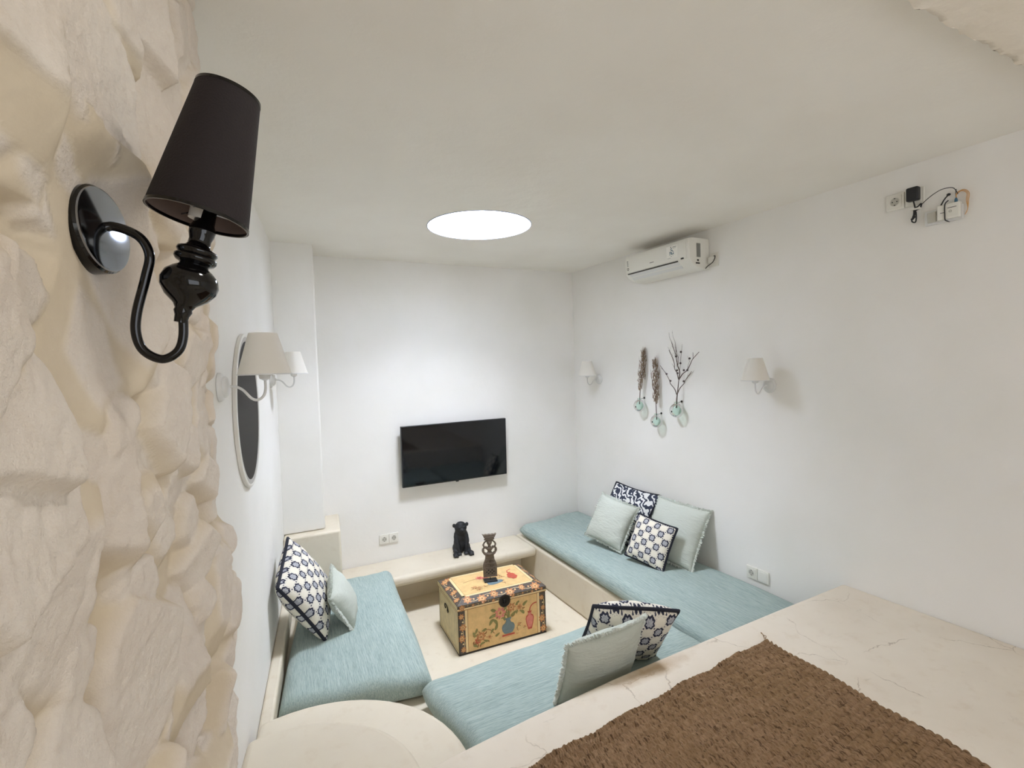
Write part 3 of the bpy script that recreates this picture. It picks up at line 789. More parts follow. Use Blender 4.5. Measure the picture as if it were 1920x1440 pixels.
# ------------------------------------------------------------------ adapter, router, junction
t = thing('power_adapter', 'black plug adapter with looped cord in the high wall socket', 'adapter', frame((XR-0.016, 1.232, 0.722), (0, -1, 0), (-1, 0, 0)))
mb = MB(); mb.box(-0.024, 0.024, -0.031, 0.031, 0.0, 0.030); mb.build('body', 'black_plastic', t, bevel=0.007, seg=4)
mb = MB(); mb.tube([(0, -0.03, 0.012), (0.002, -0.045, 0.010), (0.004, -0.062, 0.006)], 0.0032, 8, smooth=4)
mb.tube([(0.004, -0.062, 0.006), (0.018, -0.058, 0.010), (0.026, -0.048, 0.004), (0.020, -0.066, -0.002), (0.006, -0.074, 0.004), (-0.004, -0.100, 0.008), (-0.010, -0.118, 0.004), (0.002, -0.126, 0.002), (0.008, -0.110, 0.006), (0.007, -0.080, 0.006)], 0.0030, 8, smooth=6)
mb.tube([(0.002, -0.072, 0.009), (0.000, -0.105, 0.010), (-0.008, -0.112, 0.012), (0.003, -0.100, 0.004)], 0.0045, 8, smooth=5)
mb.tube([(0.024, -0.056, 0.002), (0.045, -0.040, 0.006), (0.080, -0.022, 0.014), (0.115, -0.014, 0.022), (0.150, -0.020, 0.020), (0.165, -0.050, 0.016)], 0.0016, 8, smooth=6)
mb.build('cord', 'black_plastic', t)
mb = MB(); mb.box(-0.012, 0.024, -0.071, -0.063, -0.004, 0.012); mb.build('cord_clip', 'white_plastic', t, bevel=0.002)
t = thing('network_router', 'small white router box with tangled cables high on the right wall', 'router', frame((XR-0.001, 1.125, 0.612), (0, -1, 0), (-1, 0, 0)))
mb = MB(); mb.box(-0.018, 0.062, -0.034, 0.030, 0.0, 0.028); mb.build('body', 'white_plastic', t, bevel=0.003)
mb = MB(); mb.box(-0.070, 0.068, -0.044, 0.020, -0.0, 0.012); mb.build('mount_tray', 'white_enamel', t, bevel=0.003)
mb = MB(); mb.box(-0.058, -0.026, -0.034, 0.012, 0.012, 0.018); mb.build('side_cover', 'socket_shadow', t, bevel=0.002)
mb = MB(); mb.tube([(0.020, 0.045, 0.020), (0.012, 0.028, 0.031), (0.012, -0.02, 0.031), (0.012, -0.038, 0.026), (0.018, -0.044, 0.004)], 0.0022, 8, smooth=5); mb.build('cable_tie', 'black_plastic', t)
mb = MB(); mb.tube([(-0.008, 0.030, 0.018), (0.004, 0.054, 0.016), (0.016, 0.070, 0.012)], 0.0028, 8, smooth=4); mb.ball((0.018, 0.072, 0.012), (0.008, 0.006, 0.006)); mb.build('power_plug', 'black_plastic', t)
M['blue_plug'] = simple('blue_cable_boot', rgb(60, 104, 130), 0.4); M['orange_cable'] = simple('pale_orange_cable', rgb(206, 160, 104), 0.5)
mb = MB(); mb.lathe([(0.006, 0.0), (0.006, 0.010), (0.003, 0.018)], 12, mat=Matrix.Translation((0.045, 0.032, 0.014)) @ Matrix.Rotation(-PI/2, 4, 'X')); mb.build('cable_boot', 'blue_plug', t)
for k in range(3):
    q = 0.004*k
    mb = MB(); mb.tube([(0.045+q*0.3, 0.048, 0.014), (0.046, 0.062+q, 0.012), (0.062+q, 0.074+q*0.5, 0.012), (0.080+q, 0.060, 0.010), (0.078+q, 0.030, 0.008), (0.082, -0.005, 0.006), (0.072, -0.028, 0.004)], 0.0013, 6, smooth=6); mb.build('cable', 'orange_cable', t)
mb = MB(); mb.tube([(0.045, 0.048, 0.014), (0.042, 0.075, 0.010), (0.044, 0.088, 0.008)], 0.0013, 6, smooth=4); mb.build('cable', 'black_plastic', t)
mb = MB(); mb.box(0.020, 0.052, 0.010, 0.0125, 0.028, 0.0283); mb.box(-0.006, 0.012, -0.006, -0.0035, 0.028, 0.0283)
mb.shell([(0.005, 0.028), (0.005, 0.0284), (0.004, 0.0284), (0.004, 0.028)], 16, mat=Matrix.Translation((0.030, -0.004, 0))); mb.build('printed_marks', 'dark_slot', t)

# ------------------------------------------------------------------ air conditioner
def air_conditioner():
    t = thing('air_conditioner', 'white split air conditioner high on the right wall near the ceiling', 'air conditioner', frame((XR-0.001, 2.735, 0.60), (0, -1, 0), (-1, 0, 0)))
    # local: x along wall (toward viewer), y up, z out of wall
    L = 0.318
    prof = [(0.0, 0.0), (0.0, 0.075), (0.012, 0.120), (0.035, 0.160), (0.060, 0.185), (0.165, 0.192), (0.198, 0.180), (0.202, 0.150), (0.202, 0.0)]
    def ext(mb, pr, x0, x1, mi=0):
        n = len(pr); vs = [(x0, y, z) for y, z in pr]+[(x1, y, z) for y, z in pr]
        fs = [tuple(reversed(range(n))), tuple(range(n, 2*n))]+[(i, (i+1) % n, n+(i+1) % n, n+i) for i in range(n)]
        mb.add(vs, fs, mi)
    mb = MB(); ext(mb, prof, -L, L); mb.build('casing', 'white_plastic', t, bevel=0.006, seg=3, angle=25)
    mb = MB(); ext(mb, [(0.066, 0.1850), (0.068, 0.1895), (0.163, 0.1965), (0.196, 0.183), (0.1965, 0.179), (0.165, 0.190)], -L+0.025, L-0.022); mb.build('front_panel', 'white_plastic', t, bevel=0.002)
    mb = MB(); ext(mb, [(0.020, 0.1375), (0.016, 0.1365), (0.052, 0.180), (0.056, 0.1805)], -L+0.04, L-0.10); mb.build('louver', 'white_enamel', t, bevel=0.001)
    mb = MB(); ext(mb, [(0.0565, 0.178), (0.0565, 0.1845), (0.0630, 0.1905), (0.0630, 0.180)], -L+0.03, L-0.10); mb.build('outlet_slot', 'dark_slot', t)
    mb = MB(); mb.box(L-0.070, L-0.045, 0.066, 0.076, 0.185, 0.1915); mb.build('sensor_window', 'black_plastic', t, bevel=0.001)
    M['grey_mark'] = simple('grey_print', rgb(128, 128, 124), 0.6); M['blue_mark'] = simple('blue_print', rgb(70, 100, 116), 0.6)
    M['sticker'] = simple('white_sticker', rgb(236, 234, 226), 0.5)
    mb = MB(); mb.box(-0.045, -0.005, 0.098, 0.103, 0.1915, 0.1928); mb.build('grey_lettering', 'grey_mark', t)
    tilt = Matrix.Translation((0, 0.068, 0.1898)) @ Matrix.Rotation(math.atan2(0.007, 0.095), 4, 'X')
    tilt = Matrix.Translation((0, 0.068, 0.1900)) @ Matrix.Rotation(math.atan2(0.007, 0.095)*1.0, 4, 'X')
    # left strip of rating stickers
    def decal_box(mb, x0, x1, y0, y1, mi=0, lift=0.0006): mb.box(x0, x1, y0-0.068, y1-0.068, 0.0, lift, mi, tilt)
    mb = MB(); decal_box(mb, -L+0.026, -L+0.054, 0.085, 0.178, 0); 
    for k in range(4): decal_box(mb, -L+0.033, -L+0.047, 0.150-k*0.011, 0.156-k*0.011, 1, 0.0010)
    mb.shell([(0.010, 0.0), (0.010, 0.0012), (0.006, 0.0012), (0.006, 0.0)], 20, 2, tilt @ Matrix.Translation((-L+0.040, 0.028, 0)))
    mb.build('rating_sticker', ['sticker', 'grey_mark', 'black_plastic'], t)
    rr = random.Random(3); mb = MB(); decal_box(mb, 0.125, 0.225, 0.090, 0.172, 0)
    for k in range(26):
        a = rr.uniform(0, 2*PI); r_ = rr.uniform(0, 0.024); x_ = 0.172+r_*math.cos(a)*0.8; y_ = 0.060+r_*math.sin(a)*1.1; s_ = rr.uniform(0.002, 0.006)
        mb.box(x_-s_, x_+s_*0.4, y_-s_*0.6, y_+s_*0.6, 0, 0.0011, 1, tilt @ Matrix.Translation((0, 0, 0)))
    mb.box(0.165, 0.172, 0.088, 0.100, 0, 0.0011, 2, tilt); mb.box(0.182, 0.218, 0.092, 0.096, 0, 0.0010, 2, tilt); mb.box(0.182, 0.212, 0.085, 0.087, 0, 0.0010, 2, tilt)
    mb.box(0.130, 0.160, 0.024, 0.026, 0, 0.0010, 2, tilt)
    mb.build('promo_sticker', ['sticker', 'blue_mark', 'grey_mark'], t)
    # side label
    mb = MB(); mb.box(L, L+0.0015, 0.075, 0.165, 0.085, 0.120, 0)
    mb.box(L, L+0.0015, 0.048, 0.060, 0.100, 0.116, 1); mb.box(L, L+0.0015, 0.030, 0.040, 0.092, 0.128, 1)
    mb.build('side_label', ['grey_mark', 'dark_slot'], t)
    return t
air_conditioner()
t = thing('pipe_cover', 'small white pipe box with bent cable beside the air conditioner', 'pipe box', frame((XR-0.001, 2.372, 0.655), (0, -1, 0), (-1, 0, 0)))
mb = MB(); mb.box(-0.030, 0.032, -0.045, 0.045, 0.0, 0.006); mb.build('back_plate', 'white_plastic', t, bevel=0.002)
mb = MB(); mb.box(-0.030, 0.008, -0.022, 0.018, 0.006, 0.035); mb.build('box_cover', 'white_plastic', t, bevel=0.004)
mb = MB(); mb.tube([(-0.035, -0.055, 0.05), (-0.02, -0.04, 0.045), (0.010, -0.022, 0.036), (0.020, 0.0, 0.028), (0.016, 0.020, 0.018), (0.0, 0.024, 0.01)], 0.003, 8, smooth=6); mb.build('cable', 'dark_slot', t)

# ------------------------------------------------------------------ white wall lamps
def white_sconce(origin, n, label, shade_h=0.132):
    n = Vector(n); up = Vector((0, 0, 1)); x = up.cross(n).normalized()
    m = Matrix((n, x, up)).transposed().to_4x4(); m.translation = Vector(origin)      # local x = out of the wall, z = up
    t = thing('wall_lamp', label, 'wall lamp', m, 'white shaded wall lamps')
    rot = Matrix.Rotation(PI/2, 4, 'Y')
    mb = MB(); mb.lathe([(0.045, 0.0), (0.045, 0.006), (0.040, 0.012), (0.034, 0.014), (0.033, 0.020), (0.026, 0.026), (0.012, 0.029), (0.0, 0.030)], 32, mat=rot); mb.build('back_plate', 'white_enamel', t)
    sx = 0.130
    mb = MB(); mb.tube([(0.024, 0, 0), (0.045, 0, 0.0), (0.066, 0, -0.012), (0.088, 0, -0.038), (0.105, 0, -0.045), (0.122, 0, -0.035), (sx, 0, -0.012), (sx, 0, 0.022)], 0.0042, 12, smooth=6); mb.build('arm', 'white_enamel', t)
    mb = MB(); mb.lathe([(0.005, 0.016), (0.016, 0.022), (0.018, 0.028), (0.018, 0.034), (0.012, 0.036), (0.012, 0.070), (0.0, 0.071)], 24, mat=Matrix.Translation((sx, 0, 0))); mb.build('lamp_holder', 'white_enamel', t)
    mb = MB(); mb.lathe([(0.009, 0.071), (0.012, 0.080), (0.018, 0.098), (0.016, 0.112), (0.007, 0.122), (0.0, 0.124)], 20, mat=Matrix.Translation((sx, 0, 0))); mb.build('bulb', 'white_enamel', t)
    z0 = 0.034; rb, rt = 0.079, 0.042; th = 0.0012
    mb = MB(); mb.shell([(rb, z0), (rt, z0+shade_h), (rt-th, z0+shade_h), (rb-th, z0)], 48, mat=Matrix.Translation((sx, 0, 0))); sh = mb.build('lamp_shade', 'shade_white', t)
    mb = MB()
    for a in (0, 2*PI/3, 4*PI/3): mb.tube([(sx+0.012*math.cos(a), 0.012*math.sin(a), z0+0.036), (sx+(rb-0.012)*math.cos(a), (rb-0.012)*math.sin(a), z0+0.028)], 0.0012, 6)
    mb.shell([(rb+0.0008, z0), (rb+0.0008, z0+0.004), (rb-th-0.0008, z0+0.004), (rb-th-0.0008, z0)], 48, mat=Matrix.Translation((sx, 0, 0)))
    mb.build('shade_ring', 'white_enamel', sh)
nl = (0.993, -0.117, 0)
white_sconce((xl(1.80)+0.001, 1.80, -0.040), nl, 'white shaded wall lamp beside the stone cladding, nearest the black lamp')
white_sconce((xl(3.31)+0.001, 3.31, -0.045), nl, 'white shaded wall lamp near the corner pillar, beyond the round dark wall disc')
white_sconce((XR-0.001, 3.665, -0.150), (-1, 0, 0), 'white shaded wall lamp between the room corner and the dried branches')
white_sconce((XR-0.001, 1.985, -0.170), (-1, 0, 0), 'white shaded wall lamp below the air conditioner, to the right of the dried branches')

# ------------------------------------------------------------------ round dark disc in white frame
yc = 2.32
t = thing('wall_disc', 'round dark disc in a thick white frame on the left wall', 'mirror', frame((xl(yc)+0.001, yc, -0.150), (0, 1, 0), nl))
R_ = 0.310
mb = MB(); mb.shell([(R_, 0.0), (R_, 0.012), (R_-0.003, 0.014), (R_-0.010, 0.014), (R_-0.012, 0.0125), (R_-0.014, 0.0)], 96); mb.build('frame', 'disc_frame', t)
mb = MB(); mb.shell([(R_-0.012, 0.0128), (R_-0.030, 0.0118), (R_-0.034, 0.006), (R_-0.013, 0.002)], 96); mb.build('inner_rim', 'disc_rim', t)
mb = MB(); mb.lathe([(R_-0.026, 0.002), (R_-0.026, 0.0112), (0.0, 0.0115)], 96); mb.build('disc_plate', 'disc_dark', t)

# ------------------------------------------------------------------ black lamp on the stone
def black_lamp():
    Y = 0.77; f = Y
    disc = Vector((-0.212*f, Y, 0.231*f)); tip = Vector((-0.1065*f, Y, 0.095*f))
    sb = Vector((-0.0745*f, Y, 0.262*f)); st_ = Vector((-0.0195*f, Y, 0.481*f))
    t = thing('wall_lamp', 'large glossy black wall lamp with black shade mounted on the rough stone', 'wall lamp', Matrix.Translation(disc))
    nrm = Vector((0.95, -0.30, 0.06)).normalized()
    fm = frame(disc-nrm*0.012-disc, (0, 0.3, 1), nrm)
    rd = 0.052
    mb = MB(); mb.lathe([(rd, -0.012), (rd, 0.018), (rd-0.003, 0.021)], 48, mat=fm); bp = mb.build('back_plate', 'black_gloss', t)
    mb = MB(); mb.lathe([(rd-0.0025, 0.0205), (rd-0.003, 0.0225), (rd-0.006, 0.0235), (0, 0.0237)], 48, mat=fm); mb.build('chrome_cover', 'chrome', bp)
    mb = MB(); mb.lathe([(0.004, 0.0), (0.004, 0.002), (0.0, 0.0025)], 12, mat=fm @ Matrix.Translation((0.010, 0.0, 0)) @ Matrix.Rotation(PI/2, 4, 'X') @ Matrix.Translation((0, 0, rd))); mb.build('fixing_screw', 'chrome', bp)
    L = lambda a, b: Vector((a*f, Y, b*f))-disc
    ax = (st_-sb).normalized()
    pts = [disc+nrm*0.004-disc, L(-0.190, 0.239), L(-0.158, 0.226), L(-0.145, 0.197), L(-0.152, 0.160), L(-0.166, 0.105), L(-0.169, 0.070), L(-0.160, 0.042), L(-0.136, 0.028), L(-0.114, 0.040), L(-0.105, 0.066), tip-disc+ax*0.008]
    mb = MB(); mb.tube(pts, 0.0056, 14, smooth=8); mb.build('arm', 'black_gloss', t)
    bm_ = frame(tip-disc, (0, 1, 0), ax)
    sc = (sb-tip).length/0.145
    prof = [(0.0, -0.006), (0.009, -0.006), (0.010, 0.004), (0.013, 0.010), (0.012, 0.014), (0.016, 0.020), (0.030, 0.030), (0.039, 0.042), (0.041, 0.052), (0.037, 0.064), (0.028, 0.072), (0.021, 0.076),
            (0.020, 0.079), (0.027, 0.082), (0.030, 0.086), (0.030, 0.090), (0.026, 0.093), (0.029, 0.097), (0.028, 0.101), (0.020, 0.104), (0.016, 0.108), (0.0155, 0.116), (0.018, 0.124), (0.019, 0.132), (0.015, 0.140), (0.014, 0.160), (0.0, 0.161)]
    mb = MB(); mb.lathe([(r*0.98*sc*0.92, z*sc) for r, z in prof], 40, mat=bm_); mb.build('baluster', 'black_gloss', t, angle=60)
    # shade
    sm = frame(sb-disc, (0, 1, 0), ax); h = (st_-sb).length; rb, rt = 0.0634, 0.0412; th = 0.0015
    rb *= 0.93; rt *= 0.93
    mb = MB(); mb.shell([(rb, 0), (rt, h), (rt-0.0006, h), (rb-0.0006, 0)], 64, mat=sm); sh = mb.build('lamp_shade', 'black_fabric', t)
    mb = MB(); mb.shell([(rb-0.0008, 0.001), (rt-0.0008, h-0.001), (rt-0.0014, h-0.001), (rb-0.0014, 0.001)], 64, mat=sm); mb.build('shade_lining', 'shade_liner', sh)
    mb = MB(); mb.shell([(rb+0.0006, 0), (rb+0.0002, 0.004), (rb-0.002, 0.004), (rb-0.002, 0)], 64, mat=sm); mb.build('shade_trim', 'black_gloss', sh)
    mb = MB(); mb.shell([(rt+0.0006, h), (rt+0.0008, h-0.004), (rt-0.002, h-0.004), (rt-0.002, h)], 64, mat=sm); mb.build('shade_trim', 'black_gloss', sh)
    mb = MB(); mb.lathe([(0.012, 0.0), (0.012, 0.025), (0.016, 0.045), (0.018, 0.06), (0.012, 0.078), (0, 0.082)], 20, mat=sm); mb.build('bulb', 'white_enamel', t)
    mb = MB()
    for a in (0.5, 2.6, 4.7): mb.tube([(0.010*math.cos(a), 0.010*math.sin(a), 0.012), (rb*0.93*math.cos(a), rb*0.93*math.sin(a), 0.012)], 0.0012, 6, mat=sm)
    mb.build('shade_carrier', 'chrome', sh)
black_lamp()

# ------------------------------------------------------------------ painted trunk
def trunk():
    rz = math.radians(-2.6)
    m = Matrix.Translation((1.078, 2.982, FLOOR+0.001)) @ Matrix.Rotation(rz, 4, 'Z')
    t = thing('painted_trunk', 'antique yellow trunk with painted vases and flowers standing in the sunken floor', 'trunk', m)
    Wd, Dp, Hb, Ht = 0.628, 0.435, 0.288, 0.352
    mats = ['p_cream', 'p_yellow', 'p_line', 'p_dark', 'p_black', 'p_orange', 'p_lorange', 'p_red', 'p_pink', 'p_green', 'p_blue', 'p_brown']
    CR, YE, LI, DK, BK, OR, LO, RE, PI_, GR, BL, BR = range(12)
    rr = random.Random(12)
    class Face:
        def __init__(s, mb, o, ux, uy): s.mb = mb; s.o = Vector(o); s.ux = Vector(ux).normalized(); s.uy = Vector(uy).normalized(); s.n = s.ux.cross(s.uy).normalized(); s.k = 0.0004
        def poly(s, pts, mi, lay=1):
            z = s.n*(s.k*lay); vs = [s.o+s.ux*a+s.uy*b+z for a, b in pts]
            s.mb.add(vs, [tuple(range(len(vs)))], mi)
        def rect(s, a0, a1, b0, b1, mi, lay=1): s.poly([(a0, b0), (a1, b0), (a1, b1), (a0, b1)], mi, lay)
        def line(s, x0, x1, y0, y1, w, mi, lay):
            s.rect(x0, x1, y0, y0+w, mi, lay); s.rect(x0, x1, y1-w, y1, mi, lay); s.rect(x0, x0+w, y0, y1, mi, lay); s.rect(x1-w, x1, y0, y1, mi, lay)
        def blob(s, x, y, r, mi, lay=2, n=14, petals=0, sx=1, sy=1, rot=0):
            pts = []
            for k in range(n*2):
                a = 2*PI*k/(n*2); q = r*(1+(0.22*math.cos(a*petals) if petals else 0.12*math.sin(a*3+x*99)))
                c, d = q*math.cos(a)*sx, q*math.sin(a)*sy; pts.append((x+c*math.cos(rot)-d*math.sin(rot), y+c*math.sin(rot)+d*math.cos(rot)))
            s.poly(pts, mi, lay)
        def flower(s, x, y, r, c1, c2, lay=3):
            s.blob(x, y, r, c1, lay, 20, 7); s.blob(x, y, r*0.55, c2, lay+1, 14, 5); s.blob(x, y, r*0.22, BR, lay+2, 6)
        def stem(s, pts, w, mi, lay=2):
            P = spline([Vector((a, b, 0)) for a, b in pts], 5); 
            for p, q in zip(P[:-1], P[1:]):
                d = (q-p).normalized(); n = Vector((-d.y, d.x, 0))*w/2; s.poly([(p+n)[:2], (p-n)[:2], (q-n)[:2], (q+n)[:2]], mi, lay)
        def leaf(s, x, y, r, a, mi=None, lay=3): s.blob(x, y, r, GR if mi is None else mi, lay, 8, 0, 1.0, 0.42, a)
        def vase(s, x, y, h, mi, kind, lay=4):
            if kind == 'slim': pr = [(0.10, 0), (0.12, 0.03), (0.20, 0.3), (0.25, 0.6), (0.21, 0.75), (0.10, 0.82), (0.09, 0.92), (0.14, 1.0)]
            else: pr = [(0.16, 0), (0.30, 0.05), (0.42, 0.25), (0.45, 0.42), (0.38, 0.6), (0.2, 0.70), (0.14, 0.85), (0.26, 1.0)]
            s.poly([(x+r*h, y+z*h) for r, z in pr]+[(x-r*h, y+z*h) for r, z in reversed(pr)], mi, lay)
        def border(s, x0, x1, y0, y1, along, nfl, seed):
            s.rect(x0, x1, y0, y1, DK, 1); r2 = random.Random(seed)
            for k in range(nfl):
                tt = (k+0.5)/nfl; w = (y1-y0) if along == 'x' else (x1-x0)
                x = x0+(x1-x0)*tt if along == 'x' else (x0+x1)/2+w*0.1*(-1)**k
                y = y0+(y1-y0)*tt if along == 'y' else (y0+y1)/2+w*0.1*(-1)**k
                s.flower(x, y, w*r2.uniform(0.36, 0.56), OR, LO)
                dx = (x1-x0)/nfl if along == 'x' else 0; dy = (y1-y0)/nfl if along == 'y' else 0
                if k < nfl-1:
                    s.stem([(x, y), (x+dx*0.5+(dy > 0)*w*0.25, y+dy*0.5+(dx > 0)*w*0.25), (x+dx, y+dy)], w*0.06, LI, 2)
                    s.blob(x+dx*0.5, y+dy*0.5, w*0.13, LI, 3, 8)
    def scatter(F, x0, x1, y0, y1, n, cols, r=(0.008, 0.018)):
        for k in range(n):
            x, y = rr.uniform(x0, x1), rr.uniform(y0, y1); q = rr.uniform(*r)
            for j in range(3): a = rr.uniform(0, 2*PI); F.leaf(x+math.cos(a)*q*1.3, y+math.sin(a)*q*1.3, q*0.7, a, rr.choice([GR, BR]), 2)
            F.flower(x, y, q, *rr.choice(cols))
    # body
    mb = MB(); mb.box(0, Wd, 0, Dp, 0, Hb, CR)
    F = Face(mb, (0, 0, 0), (1, 0, 0), (0, 0, 1))       # front
    F.rect(0, Wd, 0, Hb, YE, 0.5); F.rect(0, Wd, 0, 0.012, BK, 1.5)
    F.border(0.004, 0.046, 0.0, Hb, 'y', 4, 1); F.border(Wd-0.046, Wd-0.004, 0.0, Hb, 'y', 4, 2)
    F.rect(0, 0.005, 0, Hb, BK, 3); F.rect(Wd-0.005, Wd, 0, Hb, BK, 3)
    F.rect(0.046, 0.062, 0, Hb, LI, 1); F.rect(Wd-0.062, Wd-0.046, 0, Hb, LI, 1); F.rect(0.062, 0.065, 0.0, Hb, BR, 1.2); F.rect(Wd-0.065, Wd-0.062, 0, Hb, BR, 1.2)
    F.vase(0.345, 0.065, 0.105, BL, 'round'); F.rect(0.300, 0.390, 0.050, 0.062, RE, 3); F.blob(0.345, 0.050, 0.045, LO, 2, 12, 0, 1.6, 0.25)
    F.vase(0.505, 0.055, 0.125, RE, 'slim'); F.vase(0.505, 0.068, 0.100, PI_, 'slim', 5); F.stem([(0.505, 0.175), (0.512, 0.205), (0.535, 0.225), (0.560, 0.228)], 0.008, RE, 4)
    F.flower(0.290, 0.215, 0.034, PI_, LO, 4); F.flower(0.370, 0.235, 0.026, OR, LO, 4); F.flower(0.430, 0.225, 0.026, LO, OR, 4)
    F.stem([(0.345, 0.165), (0.330, 0.200), (0.295, 0.215)], 0.006, GR); F.stem([(0.345, 0.165), (0.365, 0.200), (0.375, 0.235)], 0.006, GR); F.stem([(0.345, 0.165), (0.395, 0.190), (0.430, 0.225)], 0.006, GR)
    for x, y, a in [(0.235, 0.205, 0.3), (0.225, 0.170, 0.9), (0.255, 0.165, 2.2), (0.260, 0.130, 1.2), (0.245, 0.240, 2.6), (0.315, 0.180, 1.9), (0.385, 0.190, 0.6), (0.450, 0.190, 2.4), (0.470, 0.240, 0.7), (0.325, 0.250, 1.2), (0.415, 0.250, 1.0), (0.350, 0.190, 1.5)]: F.leaf(x, y, 0.024, a)
    F.flower(0.150, 0.090, 0.028, OR, LO, 4); F.flower(0.130, 0.070, 0.020, RE, OR, 3); F.flower(0.210, 0.075, 0.016, LO, OR, 3)
    F.stem([(0.150, 0.090), (0.180, 0.125), (0.215, 0.120), (0.245, 0.090)], 0.005, BR); F.stem([(0.100, 0.050), (0.150, 0.090), (0.135, 0.130)], 0.005, BR)
    for x, y, a in [(0.105, 0.115, 2.0), (0.120, 0.135, 1.2), (0.185, 0.055, -0.4), (0.110, 0.040, 2.6), (0.175, 0.130, 0.3), (0.230, 0.110, 0.9), (0.160, 0.045, 0.2), (0.265, 0.075, 0.5)]: F.leaf(x, y, 0.018, a)
    for k in range(46):
        a = rr.uniform(0, 2*PI); q = rr.random()**0.6; F.leaf(0.345+math.cos(a)*0.115*q, 0.215+math.sin(a)*0.048*q, rr.uniform(0.008, 0.017), rr.uniform(0, 3.1), rr.choice([GR, GR, BR, LO]), 1.6+k*0.01)
    for k in range(30):
        a = rr.uniform(0, 2*PI); q = rr.random()**0.6; F.leaf(0.155+math.cos(a)*0.075*q, 0.085+math.sin(a)*0.055*q, rr.uniform(0.008, 0.015), rr.uniform(0, 3.1), rr.choice([GR, BR, LO]), 1.6+k*0.01)
    scatter(F, 0.40, 0.47, 0.045, 0.11, 3, [(LO, OR), (OR, LO)], (0.007, 0.012))
    S = Face(mb, (0, Dp, 0), (0, -1, 0), (0, 0, 1))      # left end
    S.rect(0, Dp, 0, Hb, CR, 0.5); S.rect(0, Dp, 0, 0.008, BK, 1); S.rect(Dp-0.006, Dp, 0, Hb, BK, 2); S.rect(0, 0.006, 0, Hb, BK, 2); S.line(0.03, Dp-0.03, 0.02, Hb-0.015, 0.003, BR, 1)
    S = Face(mb, (Wd, 0, 0), (0, 1, 0), (0, 0, 1)); S.rect(Dp-0.006, Dp, 0, Hb, BK, 2); S.rect(0, 0.006, 0, Hb, BK, 2); S.line(0.03, Dp-0.03, 0.02, Hb-0.015, 0.003, BR, 1)
    body = mb.build('body', mats, t, smooth=False)
    # lid: straight rim, sloped shoulders, flat inset top
    ov = 0.005; z0, z1, z2 = Hb+0.003, Hb+0.036, Ht; inx, iny = 0.052, 0.050
    a = [(-ov, -ov), (Wd+ov, -ov), (Wd+ov, Dp+ov), (-ov, Dp+ov)]; b = [(inx, iny), (Wd-inx, iny), (Wd-inx, Dp-iny), (inx, Dp-iny)]
    mb = MB(); vs = [(x, y, z0) for x, y in a]+[(x, y, z1) for x, y in a]+[(x, y, z2) for x, y in b]
    mb.add(vs, [(3, 2, 1, 0)]+[(i, (i+1) % 4, 4+(i+1) % 4, 4+i) for i in range(4)]+[(4+i, 4+(i+1) % 4, 8+(i+1) % 4, 8+i) for i in range(4)]+[(8, 9, 10, 11)], CR)
    F = Face(mb, (-ov, -ov, z0), (1, 0, 0), (0, 0, 1)); LW = Wd+2*ov
    F.rect(0, LW, 0, 0.033, LI, 0.5); F.rect(0, LW, 0, 0.004, BR, 1); F.border(0.0, LW, 0.014, 0.033, 'x', 9, 5)
    F.flower(0.03, 0.02, 0.018, OR, LO, 6)
    F = Face(mb, (-ov, Dp+ov, z0), (0, -1, 0), (0, 0, 1)); F.rect(0, Dp+2*ov, 0, 0.033, CR, 0.5); F.rect(0, Dp+2*ov, 0, 0.004, BR, 1)
    # sloped borders
    def slope(p0, p1, q0, q1, nfl, seed):      # outer edge p0-p1, inner edge q0-q1
        p0, p1, q0, q1 = map(Vector, (p0, p1, q0, q1)); ux = (p1-p0).normalized(); mid = (q0+q1)/2-(p0+p1)/2; uy = (mid-ux*mid.dot(ux)).normalized()
        F = Face(mb, p0, ux, uy); L = (p1-p0).length; h = mid.length
        i0 = (q0-p0).dot(ux); i1 = (q1-p0).dot(ux)
        F.poly([(0.001, 0.001), (L-0.001, 0.001), (i1, h-0.001), (i0, h-0.001)], DK, 1)
        r2 = random.Random(seed)
        for k in range(nfl):
            tt = (k+0.5)/nfl; x = i0*0.4+(L-0.8*i0)*tt
            F.flower(x+r2.uniform(-0.01, 0.01), h*(0.45+0.12*(-1)**k), h*r2.uniform(0.30, 0.48), OR, LO, 3)
            if k < nfl-1:
                dx = (L-0.8*i0)/nfl; F.stem([(x, h*0.5), (x+dx*0.5, h*(0.75 if k % 2 else 0.25)), (x+dx, h*0.5)], 0.003, LI, 2); F.blob(x+dx*0.5, h*0.5, h*0.11, LO, 3, 8)
        F.rect(0, L, 0, 0.003, BK, 4)
    P = [Vector((x, y, z1)) for x, y in a]; Q = [Vector((x, y, z2)) for x, y in b]
    for i, nf in enumerate((6, 4, 6, 4)): slope(P[i], P[(i+1) % 4], Q[i], Q[(i+1) % 4], nf, 20+i)
    F = Face(mb, (inx, iny, z2), (1, 0, 0), (0, 1, 0)); w, h = Wd-2*inx, Dp-2*iny
    F.rect(0, w, 0, h, YE, 0.5); F.line(0, w, 0, h, 0.017, LI, 1); F.line(0.018, w-0.018, 0.018, h-0.018, 0.002, BR, 1.2)
    F.blob(0.270, 0.115, 0.048, BL, 3, 20, 0, 1.25, 0.75); F.vase(0.420, 0.100, 0.120, RE, 'slim', 4); F.blob(0.420, 0.150, 0.034, RE, 5, 16, 0, 1, 1.1)
    F.stem([(0.415, 0.22), (0.420, 0.245), (0.455, 0.265)], 0.008, RE, 4)
    F.flower(0.200, 0.225, 0.026, PI_, RE, 4); F.flower(0.235, 0.205, 0.018, RE, PI_, 4); F.flower(0.315, 0.210, 0.018, OR, LO, 4)
